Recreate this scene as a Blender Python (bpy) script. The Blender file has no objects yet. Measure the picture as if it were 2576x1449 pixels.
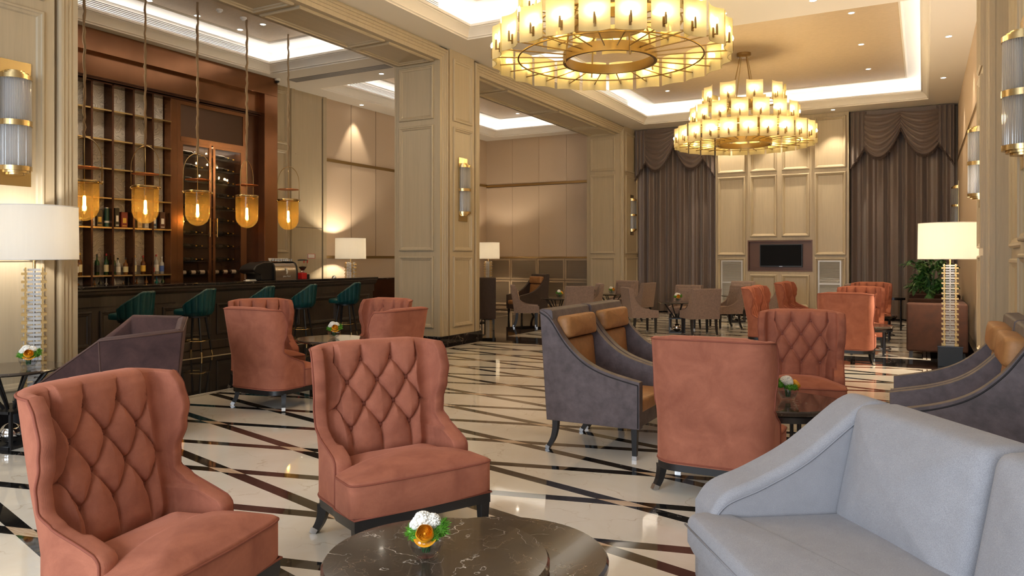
import bpy, math, random
from mathutils import Vector, Matrix
R_ = math.radians
PI = math.pi
SC = bpy.context.scene
COL = SC.collection

# ------------------------------------------------------------------ camera
A0 = math.atan((2322 - 1288) / 1885.0)
cam_d = bpy.data.cameras.new('camera')
cam_d.sensor_width = 36.0
cam_d.lens = 36.0 * 1885.0 / 2576.0
cam_d.shift_y = -74.5 / 2576.0
cam_d.clip_end = 200
cam = bpy.data.objects.new('camera', cam_d)
cam.location = (0, 0, 1.5)
cam.rotation_euler = (PI / 2, 0, A0)
COL.objects.link(cam)
SC.camera = cam

# ------------------------------------------------------------------ world, view, light
w = bpy.data.worlds.new('world')
SC.world = w
w.use_nodes = True
w.node_tree.nodes['Background'].inputs[0].default_value = (0.55, 0.65, 0.85, 1)
w.node_tree.nodes['Background'].inputs[1].default_value = 0.4
SC.view_settings.view_transform = 'Standard'
SC.view_settings.look = 'None'
SC.view_settings.gamma = 1.0
SC.view_settings.use_curve_mapping = False
SC.view_settings.exposure = 0.5
SC.cycles.use_denoising = True
SC.cycles.max_bounces = 8
SC.cycles.diffuse_bounces = 4
SC.cycles.glossy_bounces = 4
SC.cycles.transmission_bounces = 6
SC.cycles.transparent_max_bounces = 16
SC.cycles.sample_clamp_indirect = 6.0
SC.cycles.caustics_reflective = False
SC.cycles.caustics_refractive = False
SC.cycles.use_light_tree = True


def light(name, kind, loc, energy, color, rot=(0, 0, 0), size=1.0, size_y=None, spot=None, blend=0.6, radius=0.05):
    d = bpy.data.lights.new(name, kind)
    d.energy = energy
    d.color = color
    if kind == 'AREA':
        d.size = size
        if size_y:
            d.shape = 'RECTANGLE'
            d.size_y = size_y
    if kind == 'SPOT':
        d.spot_size = R_(spot)
        d.spot_blend = blend
        d.shadow_soft_size = radius
    if kind == 'POINT':
        d.shadow_soft_size = radius
    o = bpy.data.objects.new(name, d)
    o.location = loc
    o.rotation_euler = rot
    COL.objects.link(o)
    return o


DAY = (0.80, 0.90, 1.0)
WARM = (1.0, 0.80, 0.52)
# daylight entering through the windows of the wall behind the camera
for k, (lx, e) in enumerate(((-5.6, 75), (-2.4, 225), (0.8, 100))):
    light('daylight', 'AREA', (lx, -3.8, 2.4), e, DAY, rot=(R_(90), 0, 0), size=2.2, size_y=3.0)


# ------------------------------------------------------------------ mesh helpers
class MB:
    def __init__(s):
        s.v = []
        s.f = []

    def add(s, vs, fs):
        n = len(s.v)
        s.v += [tuple(p) for p in vs]
        s.f += [tuple(i + n for i in f) for f in fs]
        return s

    def box(s, x0, x1, y0, y1, z0, z1):
        return s.add([(x0, y0, z0), (x1, y0, z0), (x1, y1, z0), (x0, y1, z0), (x0, y0, z1), (x1, y0, z1), (x1, y1, z1), (x0, y1, z1)],
                     [(3, 2, 1, 0), (4, 5, 6, 7), (0, 1, 5, 4), (1, 2, 6, 5), (2, 3, 7, 6), (3, 0, 4, 7)])

    def prism(s, poly, a, b, axis='z'):
        n = len(poly)

        def mk(p, t):
            return (p[0], p[1], t) if axis == 'z' else ((t, p[0], p[1]) if axis == 'x' else (p[0], t, p[1]))
        vs = [mk(p, a) for p in poly] + [mk(p, b) for p in poly]
        fs = [tuple(range(n))[::-1], tuple(range(n, 2 * n))]
        fs += [(i, (i + 1) % n, n + (i + 1) % n, n + i) for i in range(n)]
        return s.add(vs, fs)

    def tube(s, path, r, n=8, closed=False, rads=None, flat=1.0):
        P = [Vector(p) for p in path]
        m = len(P)
        vs = []
        prev = None
        for i in range(m):
            if closed:
                t = P[(i + 1) % m] - P[i - 1]
            else:
                t = P[min(i + 1, m - 1)] - P[max(i - 1, 0)]
            if t.length < 1e-9:
                t = Vector((0, 0, 1))
            t.normalize()
            if prev is None:
                ref = Vector((0, 0, 1)) if abs(t.z) < .9 else Vector((1, 0, 0))
                a = t.cross(ref).normalized()
            else:
                a = (prev - t * prev.dot(t))
                a = a.normalized() if a.length > 1e-6 else t.cross(Vector((0, 0, 1))).normalized()
            prev = a
            b = t.cross(a)
            rr = rads[i] if rads else r
            for k in range(n):
                q = 2 * PI * k / n + PI / n
                vs.append(P[i] + a * math.cos(q) * rr + b * math.sin(q) * rr * flat)
        fs = []
        for i in range(m if closed else m - 1):
            j = (i + 1) % m
            for k in range(n):
                l = (k + 1) % n
                fs.append((i * n + k, i * n + l, j * n + l, j * n + k))
        if not closed:
            fs.append(tuple(range(n))[::-1])
            fs.append(tuple((m - 1) * n + k for k in range(n)))
        return s.add(vs, fs)

    def lathe(s, prof, n=24, c=(0, 0, 0), caps=True):
        vs = []
        for (r, z) in prof:
            for k in range(n):
                a = 2 * PI * k / n
                vs.append((c[0] + r * math.cos(a), c[1] + r * math.sin(a), c[2] + z))
        fs = []
        for i in range(len(prof) - 1):
            for k in range(n):
                l = (k + 1) % n
                fs.append((i * n + k, i * n + l, (i + 1) * n + l, (i + 1) * n + k))
        if caps:
            fs.append(tuple(range(n))[::-1])
            fs.append(tuple((len(prof) - 1) * n + k for k in range(n)))
        return s.add(vs, fs)

    def sphere(s, c, r, n=12, sq=(1, 1, 1), dz=None):
        m = max(4, n // 2)
        vs = [(c[0], c[1], c[2] - r * sq[2])]
        for i in range(1, m):
            t = -PI / 2 + PI * i / m
            for k in range(n):
                a = 2 * PI * k / n
                vs.append((c[0] + r * sq[0] * math.cos(t) * math.cos(a), c[1] + r * sq[1] * math.cos(t) * math.sin(a), c[2] + r * sq[2] * math.sin(t)))
        vs.append((c[0], c[1], c[2] + r * sq[2]))
        fs = [(0, 1 + (k + 1) % n, 1 + k) for k in range(n)]
        for i in range(m - 2):
            for k in range(n):
                l = (k + 1) % n
                fs.append((1 + i * n + k, 1 + i * n + l, 1 + (i + 1) * n + l, 1 + (i + 1) * n + k))
        L = len(vs) - 1
        fs += [(L, 1 + (m - 2) * n + k, 1 + (m - 2) * n + (k + 1) % n) for k in range(n)]
        return s.add(vs, fs)

    def grid(s, fn, nu, nv, cu=False, cv=False):
        vs = [fn(i / (nu if cu else nu - 1), j / (nv if cv else nv - 1)) for i in range(nu) for j in range(nv)]
        fs = []
        for i in range(nu if cu else nu - 1):
            for j in range(nv if cv else nv - 1):
                a, b = (i + 1) % nu, (j + 1) % nv
                fs.append((i * nv + j, a * nv + j, a * nv + b, i * nv + b))
        return s.add(vs, fs)

    def frame(s, o, u, v, n, u0, u1, v0, v1, prof=None):
        prof = prof or PROF
        o, u, v, n = Vector(o), Vector(u), Vector(v), Vector(n)
        vs = []
        for (w_, h) in prof:
            for (a, b) in ((u0 + w_, v0 + w_), (u1 - w_, v0 + w_), (u1 - w_, v1 - w_), (u0 + w_, v1 - w_)):
                vs.append(o + u * a + v * b + n * h)
        fs = []
        for i in range(len(prof) - 1):
            for k in range(4):
                l = (k + 1) % 4
                fs.append((i * 4 + k, i * 4 + l, (i + 1) * 4 + l, (i + 1) * 4 + k))
        return s.add(vs, fs)

    def build(s, name, mat, parent=None, smooth=None, bevel=0, seg=2, sub=0, loc=None, rot=None, mat4=None):
        me = bpy.data.meshes.new(name)
        me.from_pydata(s.v, [], s.f)
        me.materials.append(mat)
        me.update()
        if smooth is not None:
            me.polygons.foreach_set('use_smooth', [True] * len(me.polygons))
            if smooth < 179:
                me.set_sharp_from_angle(angle=R_(smooth))
        o = bpy.data.objects.new(name, me)
        COL.objects.link(o)
        if bevel:
            m = o.modifiers.new('bevel', 'BEVEL')
            m.width = bevel
            m.segments = seg
            m.limit_method = 'ANGLE'
            m.angle_limit = R_(40)
            if smooth is None:
                me.polygons.foreach_set('use_smooth', [True] * len(me.polygons))
                m.harden_normals = True
        if sub:
            m = o.modifiers.new('sub', 'SUBSURF')
            m.levels = sub
            m.render_levels = sub
        if parent is not None:
            o.parent = parent
        if loc:
            o.location = loc
        if rot:
            o.rotation_euler = rot
        return o


PROF = [(0, 0), (0, .022), (.012, .032), (.028, .032), (.036, .02), (.058, .014), (.07, 0.0)]


def tag(o, label=None, cat=None, group=None, kind=None):
    if label:
        o['label'] = label
    if cat:
        o['category'] = cat
    if group:
        o['group'] = group
    if kind:
        o['kind'] = kind
    return o


def thing(name, label, cat, loc=(0, 0, 0), rz=0, group=None):
    o = bpy.data.objects.new(name, None)
    COL.objects.link(o)
    o.empty_display_size = .1
    o.location = loc
    o.rotation_euler = (0, 0, rz)
    return tag(o, label, cat, group)


KIDS = {}


def dup(root, loc, rz=0, label=None, group=None, scale=None):
    def cp(o, par):
        c = o.copy()
        COL.objects.link(c)
        c.parent = par
        for ch in [k for k in allkids(o)]:
            cp(ch, c)
        return c
    if root.name not in KIDS:
        index()
    r = cp(root, None)
    r.location = loc
    r.rotation_euler = (0, 0, rz)
    if scale:
        r.scale = scale
    if label:
        r['label'] = label
    if group:
        r['group'] = group
    return r


def index():
    KIDS.clear()
    for o in bpy.data.objects:
        KIDS.setdefault(o.name, [])
        if o.parent:
            KIDS.setdefault(o.parent.name, []).append(o)


def allkids(o):
    return KIDS.get(o.name, [])


def struct(o):
    o['kind'] = 'structure'
    return o


def bez(pts, n=16):
    """Catmull-Rom through points (any dimension)."""
    out = []
    m = len(pts)
    for i in range(m - 1):
        p0, p1, p2, p3 = pts[max(i - 1, 0)], pts[i], pts[i + 1], pts[min(i + 2, m - 1)]
        for k in range(n):
            t = k / n
            out.append(tuple(.5 * ((2 * b) + (-a + c) * t + (2 * a - 5 * b + 4 * c - d) * t * t + (-a + 3 * b - 3 * c + d) * t ** 3)
                             for a, b, c, d in zip(p0, p1, p2, p3)))
    out.append(tuple(pts[-1]))
    return out


def rpoly(pts, r, n=5):
    """round the corners of a plan polygon"""
    out = []
    m = len(pts)
    for i in range(m):
        p, a, b = Vector(pts[i]), Vector(pts[i - 1]), Vector(pts[(i + 1) % m])
        rr = min(r, (a - p).length * .45, (b - p).length * .45)
        s, e = p + (a - p).normalized() * rr, p + (b - p).normalized() * rr
        for k in range(n + 1):
            t = k / n
            q = s * (1 - t) ** 2 + p * 2 * t * (1 - t) + e * t * t
            out.append((q.x, q.y))
    return out


def pillow(mb, outline, z0, z1, crown, edge=.03, bot=True, c=None):
    """cushion: plan outline, sides up to z1, domed top"""
    m = len(outline)
    cx = sum(p[0] for p in outline) / m if c is None else c[0]
    cy = sum(p[1] for p in outline) / m if c is None else c[1]
    rings = [(.97, z0), (1.0, z0 + edge * .6)]
    L = max(abs(p[0] - cx) for p in outline)
    rings.append((1.0, z1 - edge))
    for k in range(1, 5):
        a = k / 4 * PI / 2
        rings.append((1 - edge / L * (1 - math.cos(a)), z1 - edge + edge * math.sin(a)))
    k0 = rings[-1][0]
    for k in range(1, 9):
        t = k / 8
        kk = k0 * (1 - t)
        rings.append((max(kk, .002), z1 + crown * (1 - (1 - t) ** 2.2)))
    vs = []
    for (k, z) in rings:
        for p in outline:
            vs.append((cx + (p[0] - cx) * k, cy + (p[1] - cy) * k, z))
    fs = []
    for i in range(len(rings) - 1):
        for j in range(m):
            l = (j + 1) % m
            fs.append((i * m + j, i * m + l, (i + 1) * m + l, (i + 1) * m + j))
    if bot:
        fs.append(tuple(range(m))[::-1])
    fs.append(tuple((len(rings) - 1) * m + j for j in range(m)))
    return mb.add(vs, fs)


# ------------------------------------------------------------------ materials
class NT:
    def __init__(s, name):
        s.m = bpy.data.materials.new(name)
        s.m.use_nodes = True
        s.t = s.m.node_tree
        s.b = s.t.nodes['Principled BSDF']
        s.o = s.t.nodes['Material Output']
        s.tc = None

    def n(s, typ, **kw):
        x = s.t.nodes.new(typ)
        for k, v in kw.items():
            setattr(x, k, v)
        return x

    def l(s, a, b):
        s.t.links.new(a, b)

    def coord(s, scale=(1, 1, 1), rot=(0, 0, 0)):
        if s.tc is None:
            s.tc = s.n('ShaderNodeTexCoord')
        mp = s.n('ShaderNodeMapping')
        mp.inputs['Scale'].default_value = scale
        mp.inputs['Rotation'].default_value = rot
        s.l(s.tc.outputs['Object'], mp.inputs['Vector'])
        return mp.outputs[0]

    def noise(s, vec, scale, detail=3, rough=.5, dist=0):
        x = s.n('ShaderNodeTexNoise')
        x.inputs['Scale'].default_value = scale
        x.inputs['Detail'].default_value = detail
        x.inputs['Roughness'].default_value = rough
        x.inputs['Distortion'].default_value = dist
        s.l(vec, x.inputs['Vector'])
        return x.outputs['Fac']

    def math(s, op, a, b=None, c=None, clamp=False):
        x = s.n('ShaderNodeMath', operation=op)
        x.use_clamp = clamp
        for i, q in enumerate((a, b, c)):
            if q is None:
                continue
            if isinstance(q, (int, float)):
                x.inputs[i].default_value = q
            else:
                s.l(q, x.inputs[i])
        return x.outputs[0]

    def ramp(s, fac, stops):
        x = s.n('ShaderNodeValToRGB')
        e = x.color_ramp.elements
        while len(e) < len(stops):
            e.new(.5)
        for i, (p, c) in enumerate(stops):
            e[i].position = p
            e[i].color = (c, c, c, 1) if isinstance(c, (int, float)) else (*c, 1)
        s.l(fac, x.inputs[0])
        return x.outputs[0]

    def mix(s, fac, a, b, mode='MIX'):
        x = s.n('ShaderNodeMix', data_type='RGBA', blend_type=mode)
        for sock, q in ((x.inputs[0], fac), (x.inputs[6], a), (x.inputs[7], b)):
            if isinstance(q, (int, float)):
                sock.default_value = q
            elif isinstance(q, tuple):
                sock.default_value = (*q, 1)
            else:
                s.l(q, sock)
        return x.outputs[2]

    def bump(s, h, strength=.3, dist=.01):
        x = s.n('ShaderNodeBump')
        x.inputs['Strength'].default_value = strength
        x.inputs['Distance'].default_value = dist
        s.l(h, x.inputs['Height'])
        s.l(x.outputs[0], s.b.inputs['Normal'])

    def set(s, **kw):
        names = dict(col='Base Color', rough='Roughness', metal='Metallic', spec='Specular IOR Level', coat='Coat Weight',
                     crough='Coat Roughness', sheen='Sheen Weight', srough='Sheen Roughness', em='Emission Color', es='Emission Strength',
                     trans='Transmission Weight', ior='IOR', alpha='Alpha', stint='Sheen Tint', aniso='Anisotropic')
        for k, v in kw.items():
            i = s.b.inputs[names[k]]
            if isinstance(v, tuple):
                i.default_value = (*v, 1)
            elif isinstance(v, (int, float)):
                i.default_value = v
            else:
                s.l(v, i)
        return s


def simple(name, col, rough=.5, metal=0, bscale=None, bstr=.2, var=.0, vscale=3, coord=(1, 1, 1), **kw):
    t = NT(name)
    t.set(rough=rough, metal=metal, **kw)
    vec = t.coord(coord)
    if var:
        f = t.noise(vec, vscale, 4, .6)
        dark = tuple(c * (1 - var) for c in col)
        lite = tuple(min(1, c * (1 + var)) for c in col)
        t.set(col=t.ramp(f, [(.3, dark), (.7, lite)]))
    else:
        t.set(col=col)
    if bscale:
        t.bump(t.noise(vec, bscale, 4, .6), bstr, .004)
    return t.m


def wood(name, col, k=.16, rough=.42, horiz=None):
    t = NT(name)
    sc = (22, 22, 1.1) if not horiz else ((1.1, 22, 22) if horiz == 'x' else (22, 1.1, 22))
    v = t.coord(sc)
    f = t.noise(v, 1.0, 6, .62, .6)
    f2 = t.noise(t.coord((60, 60, 3) if not horiz else (60, 3, 60)), 1.5, 3, .6)
    c = t.ramp(f, [(.25, tuple(x * (1 - k) for x in col)), (.5, col), (.8, tuple(min(1, x * (1 + k * .8)) for x in col))])
    c = t.mix(t.math('MULTIPLY', f2, .25), c, tuple(x * .7 for x in col))
    t.set(col=c, rough=rough)
    t.bump(f2, .12, .002)
    return t.m


def velvet(name, col, col2, rough=.85, sheen=.5, bs=350, rib=False, fine_k=.35, vs=5):
    t = NT(name)
    v = t.coord()
    f = t.noise(v, vs, 5, .65, .5)
    c = t.ramp(f, [(.3, col2), (.68, col)])
    fine = t.noise(v, bs, 2, .6)
    c = t.mix(t.math('MULTIPLY', t.ramp(fine, [(.4, 0.0), (.62, 1.0)]), fine_k * .8), c, tuple(x * .6 for x in col))
    t.set(col=c, rough=rough, sheen=sheen, srough=.4, stint=tuple(min(1, x * 1.6 + .1) for x in col), spec=.2)
    if rib:
        sp = t.n('ShaderNodeSeparateXYZ')
        t.l(t.tc.outputs['Object'], sp.inputs[0])
        h = t.math('SINE', t.math('MULTIPLY', sp.outputs[0], 1900))
        t.bump(t.math('ADD', t.math('MULTIPLY', h, .5), fine), .25, .0015)
    else:
        t.bump(fine, .3, .002)
    return t.m


def marble(name, base, vein, rough=.08, scale=2.2, thick=.02, second=None):
    t = NT(name)
    v = t.coord()
    d = t.n('ShaderNodeTexNoise')
    d.inputs['Scale'].default_value = scale * 1.2
    d.inputs['Detail'].default_value = 5
    t.l(v, d.inputs['Vector'])
    vv = t.n('ShaderNodeMix', data_type='VECTOR')
    vv.inputs[0].default_value = .55
    t.l(v, vv.inputs[4])
    t.l(d.outputs['Color'], vv.inputs[5])
    vo = t.n('ShaderNodeTexVoronoi', feature='DISTANCE_TO_EDGE')
    vo.inputs['Scale'].default_value = scale * 2.4
    t.l(vv.outputs[1], vo.inputs['Vector'])
    m1 = t.ramp(vo.outputs[0], [(0, 1.0), (thick, 0.0)])
    brk = t.ramp(t.noise(v, scale * 1.7, 3), [(.46, 0.0), (.6, 1.0)])
    vo2 = t.n('ShaderNodeTexVoronoi', feature='DISTANCE_TO_EDGE')
    vo2.inputs['Scale'].default_value = scale * 8
    t.l(vv.outputs[1], vo2.inputs['Vector'])
    m2 = t.ramp(vo2.outputs[0], [(0, .55), (thick * 1.3, 0.0)])
    brk2 = t.ramp(t.noise(v, scale * 3.1, 3), [(.5, 0.0), (.65, 1.0)])
    f = t.noise(v, scale * 3, 6, .65)
    bc = t.ramp(f, [(.3, tuple(x * .7 for x in base)), (.7, tuple(x * 1.25 for x in base))])
    c = t.mix(t.math('MULTIPLY', m1, brk), bc, vein)
    c = t.mix(t.math('MULTIPLY', m2, brk2), c, second or vein)
    t.set(col=c, rough=rough, coat=.2, crough=.03)
    return t.m


def emit(name, col, s):
    t = NT(name)
    t.set(col=(0, 0, 0), em=col, es=s)
    return t.m


def thin_glass(name, tint, gl=.04, rough=.02, edge=.5, body=None, bf=.0):
    t = NT(name)
    t.t.nodes.remove(t.b)
    tr = t.n('ShaderNodeBsdfTransparent')
    tr.inputs[0].default_value = (*tint, 1)
    g = t.n('ShaderNodeBsdfGlossy')
    g.inputs['Roughness'].default_value = rough
    lw = t.n('ShaderNodeLayerWeight')
    lw.inputs[0].default_value = .5
    mx = t.n('ShaderNodeMixShader')
    t.l(t.math('MULTIPLY_ADD', t.math('POWER', lw.outputs['Facing'], 4.0), edge, gl, clamp=True), mx.inputs[0])
    base = tr.outputs[0]
    if body:
        d = t.n('ShaderNodeBsdfTranslucent')
        d.inputs[0].default_value = (*body, 1)
        m2 = t.n('ShaderNodeMixShader')
        m2.inputs[0].default_value = bf
        t.l(base, m2.inputs[1])
        t.l(d.outputs[0], m2.inputs[2])
        base = m2.outputs[0]
    t.l(base, mx.inputs[1])
    t.l(g.outputs[0], mx.inputs[2])
    t.l(mx.outputs[0], t.o.inputs[0])
    return t.m


def translucent(name, col, tcol, fac=.6, gloss=0.0, clear=0.0):
    t = NT(name)
    t.t.nodes.remove(t.b)
    v = t.coord((40, 40, 2))
    f = t.noise(v, 1.2, 3)
    d = t.n('ShaderNodeBsdfDiffuse')
    t.l(t.mix(f, tuple(c * .9 for c in col), col), d.inputs[0])
    tr = t.n('ShaderNodeBsdfTranslucent')
    tr.inputs[0].default_value = (*tcol, 1)
    mx = t.n('ShaderNodeMixShader')
    mx.inputs[0].default_value = fac
    t.l(d.outputs[0], mx.inputs[1])
    t.l(tr.outputs[0], mx.inputs[2])
    out = mx.outputs[0]
    if clear:
        tp = t.n('ShaderNodeBsdfTransparent')
        tp.inputs[0].default_value = (*tcol, 1)
        m3 = t.n('ShaderNodeMixShader')
        m3.inputs[0].default_value = clear
        t.l(out, m3.inputs[1])
        t.l(tp.outputs[0], m3.inputs[2])
        out = m3.outputs[0]
    if gloss:
        g = t.n('ShaderNodeBsdfGlossy')
        g.inputs['Roughness'].default_value = .08
        fr = t.n('ShaderNodeFresnel')
        fr.inputs[0].default_value = 1.45
        m2 = t.n('ShaderNodeMixShader')
        t.l(t.math('MULTIPLY', fr.outputs[0], gloss), m2.inputs[0])
        t.l(out, m2.inputs[1])
        t.l(g.outputs[0], m2.inputs[2])
        out = m2.outputs[0]
    t.l(out, t.o.inputs[0])
    return t.m


def floor_mat():
    t = NT('floor_marble')
    v = t.coord()
    sp = t.n('ShaderNodeSeparateXYZ')
    t.l(t.tc.outputs['Object'], sp.inputs[0])
    X, Y = sp.outputs[0], sp.outputs[1]
    M = t.math

    def gt(a, b):
        return M('GREATER_THAN', a, b)

    def lt(a, b):
        return M('LESS_THAN', a, b)

    def band(s_, a, b):
        return M('MULTIPLY', gt(s_, a), lt(s_, b))

    def mul(*q):
        r = q[0]
        for k in q[1:]:
            r = M('MULTIPLY', r, k)
        return r

    def strip(sign, off, pitch=.68, hw=.047):
        a = M('ADD', M('MULTIPLY_ADD', X, .25 * sign, Y), -off + 40 * pitch)
        fr = M('FRACT', M('DIVIDE', a, pitch))
        return gt(M('ABSOLUTE', M('SUBTRACT', fr, .5)), .5 - hw / pitch)
    m1 = strip(1, 2.595)
    m2 = strip(-1, 4.075)

    def area(e):
        xa = band(X, -7.02 + e, .10 - e)
        ya = M('ADD', lt(Y, 11.62 - e), band(Y, 12.62 + e, 19.9 - e), clamp=True)
        return mul(xa, ya)
    cream_a = area(0)
    inner = area(.11)
    lines = M('SUBTRACT', area(.045), area(.06))
    lines2 = M('SUBTRACT', area(.10), area(.112))
    lines = M('MAXIMUM', lines, lines2)
    strips = mul(M('MAXIMUM', m1, m2), inner)
    inter = mul(m1, m2, inner)
    # cream marble
    n1 = t.noise(v, 1.3, 5, .6, .8)
    cream = t.ramp(n1, [(.25, (.82, .74, .62)), (.55, (.90, .85, .76)), (.8, (.93, .90, .83))])
    d = t.n('ShaderNodeTexNoise')
    d.inputs['Scale'].default_value = 2.5
    d.inputs['Detail'].default_value = 6
    t.l(v, d.inputs['Vector'])
    vv = t.n('ShaderNodeMix', data_type='VECTOR')
    vv.inputs[0].default_value = .4
    t.l(v, vv.inputs[4])
    t.l(d.outputs['Color'], vv.inputs[5])
    vo = t.n('ShaderNodeTexVoronoi', feature='DISTANCE_TO_EDGE')
    vo.inputs['Scale'].default_value = 2.6
    t.l(vv.outputs[1], vo.inputs['Vector'])
    vein = t.ramp(vo.outputs[0], [(0, .6), (.012, 0.0)])
    br = t.ramp(t.noise(v, 3, 3), [(.45, 0.0), (.6, 1.0)])
    cream = t.mix(mul(vein, br), cream, (.55, .42, .28))
    # black marble
    vo2 = t.n('ShaderNodeTexVoronoi', feature='DISTANCE_TO_EDGE')
    vo2.inputs['Scale'].default_value = 7
    t.l(vv.outputs[1], vo2.inputs['Vector'])
    bv = t.ramp(vo2.outputs[0], [(0, .5), (.012, 0.0)])
    black = t.mix(mul(bv, t.ramp(t.noise(v, 8, 3), [(.55, 0.0), (.65, 1.0)])), (.012, .011, .011), (.4, .36, .32))
    woodv = t.noise(t.coord((6, 90, 1), (0, 0, R_(0))), 1.2, 4, .6, .4)
    wcol = t.ramp(woodv, [(.35, (.55, .38, .24)), (.6, (.80, .62, .45))])
    c = t.mix(cream_a, black, cream)
    c = t.mix(lines, c, (.20, .12, .06))
    c = t.mix(strips, c, black)
    c = t.mix(inter, c, wcol)
    # the two side areas: a cream line then a dark veined floor
    bl = band(X, -9.62, -9.52)
    c = t.mix(bl, c, (.72, .60, .42))
    dark = lt(X, -9.62)
    dcol = t.ramp(t.noise(t.coord((1, 14, 1)), 2, 4), [(.4, (.03, .02, .014)), (.7, (.07, .045, .03))])
    c = t.mix(dark, c, dcol)
    t.set(col=c, rough=.045, spec=.6, coat=.25, crough=.02)
    return t.m


def carved_mat():
    t = NT('carved_plaster')
    v = t.coord((1, 1, 1))
    n = t.n('ShaderNodeTexNoise')
    n.inputs['Scale'].default_value = 5
    n.inputs['Detail'].default_value = 1
    t.l(v, n.inputs['Vector'])
    vv = t.n('ShaderNodeMix', data_type='VECTOR')
    vv.inputs[0].default_value = .35
    t.l(v, vv.inputs[4])
    t.l(n.outputs['Color'], vv.inputs[5])
    wv = t.n('ShaderNodeTexWave', wave_type='RINGS')
    wv.inputs['Scale'].default_value = 6
    wv.inputs['Distortion'].default_value = 6
    wv.inputs['Detail'].default_value = 1.5
    t.l(vv.outputs[1], wv.inputs['Vector'])
    h = t.ramp(wv.outputs['Fac'], [(.35, 0.0), (.5, 1.0), (.62, .3)])
    t.set(col=t.ramp(h, [(0, (.60, .54, .50)), (1, (.82, .77, .73))]), rough=.5)
    t.bump(h, .9, .02)
    return t.m


def vent_mat():
    t = NT('vent_slats')
    t.set(col=(.62, .60, .56), rough=.4)
    return t.m


OAK = wood('light_oak', (.47, .385, .262), k=.10)
OAKX = wood('light_oak_across', (.47, .385, .262), k=.10, horiz='y')
FABRIC = simple('wall_fabric', (.56, .43, .31), .85, bscale=260, bstr=.25, var=.05, vscale=60)
PAPER = simple('ceiling_paper', (.56, .43, .28), .6, bscale=180, bstr=.2, var=.10, vscale=14, coord=(1, 6, 1))
PLASTER = simple('ceiling_paint', (.84, .78, .69), .7)
COVE = simple('cove_paint', (.86, .84, .80), .8)
BRASS = simple('brushed_brass', (.58, .43, .21), .26, 1.0, bscale=80, bstr=.05)
GOLD = simple('dark_brass', (.40, .28, .13), .3, 1.0)
COPPER = simple('copper_panel', (.27, .125, .062), .2, .8, var=.15, vscale=1.5)
COPPER2 = simple('dark_copper', (.085, .036, .02), .2, .6, var=.2, vscale=3)
BLACKM = marble('black_marble', (.014, .012, .012), (.25, .2, .16), .07, 2.0, .012)
EMPER = marble('brown_marble', (.058, .042, .032), (.75, .68, .60), .09, 2.6, .011, (.50, .36, .26))
CORAL = velvet('coral_velvet', (.46, .165, .10), (.30, .098, .06), rib=True, bs=420)
CORALP = simple('coral_piping', (.26, .07, .04), .8)
BUTTON = simple('coral_button', (.22, .06, .035), .7)  # coral darkened: shade of the tufting pits put into the button colour
BLKWOOD = simple('black_wood', (.012, .011, .012), .38, bscale=60, bstr=.1)
STEEL = simple('brushed_steel', (.55, .55, .56), .3, 1.0)
CHROME = simple('chrome', (.8, .8, .82), .05, 1.0)
CHAR = simple('charcoal_leather', (.098, .072, .075), .55, bscale=45, bstr=.35, var=.3, vscale=14, spec=.5)
CHARD = simple('dark_brown_leather', (.045, .028, .024), .6, bscale=90, bstr=.3, var=.15, vscale=20)
TAN = simple('tan_leather', (.38, .175, .060), .55, bscale=110, bstr=.4, var=.14, vscale=18)
TAUPE = velvet('taupe_chenille', (.30, .215, .175), (.20, .14, .115), bs=160, vs=30)
GREY = velvet('pale_grey_fabric', (.40, .395, .425), (.35, .345, .37), bs=420, sheen=.12, vs=9, fine_k=.8)
BROWNV = velvet('brown_velvet', (.085, .045, .042), (.04, .022, .022), sheen=.5, vs=6)
RUSTV = velvet('rust_velvet', (.042, .015, .008), (.02, .008, .005), sheen=.2, vs=6)
TEAL = simple('teal_leather', (.005, .058, .066), .3, bscale=70, bstr=.15, var=.2, vscale=8)
DKWOOD = wood('dark_bar_wood', (.060, .045, .034), k=.35, rough=.4)
CURTAIN = simple('curtain_cloth', (.14, .10, .084), .42, bscale=300, bstr=.2, var=.08, vscale=30, sheen=.4)
SHADE = translucent('lamp_shade_linen', (.93, .91, .87), (.97, .94, .88), .5)
AMBER = thin_glass('amber_glass', (.97, .80, .42), .03, body=(1.0, .62, .16), bf=.13)
CLEAR = thin_glass('clear_glass', (.97, .975, .98), .03)
CAB = thin_glass('cabinet_glass', (.88, .84, .80), .03, edge=.3)
PANEL = translucent('frosted_glass', (1.0, .91, .62), (1.0, .90, .56), .6, gloss=.5, clear=.28)
CRYST = thin_glass('crystal_rod', (.94, .95, .96), .10, .08, edge=.4, body=(.95, .95, .97), bf=.5)
BULB = emit('warm_bulb', (1.0, .72, .34), 60)
CANDLE = emit('candle_bulb', (1.0, .76, .42), 330)
SPOTM = emit('downlight_lens', (1.0, .90, .74), 14)
LED = emit('led_strip', (1.0, .93, .86), 10)
BLACKP = simple('black_plastic', (.01, .01, .011), .35)
SCREEN = simple('screen_glass', (.003, .003, .004), .5, spec=.1)
WHITE = simple('white_paint', (.82, .80, .77), .5)
FOAM = simple('porcelain', (.85, .83, .8), .2)
RED = simple('red_enamel', (.55, .02, .02), .3)
VENTM = simple('vent_metal', (.55, .53, .50), .4, .3)
CARVED = carved_mat()
LEAF = simple('leaf_green', (.022, .085, .014), .35, var=.4, vscale=20)
MOSS = simple('bright_foliage', (.10, .30, .02), .6, var=.4, vscale=80)
PETALW = simple('white_petal', (.88, .86, .80), .6, bscale=90, bstr=.5)
PETALY = simple('yellow_petal', (.90, .38, .015), .5, var=.15, vscale=60)
STEM = simple('stem_green', (.03, .12, .03), .5)

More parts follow.
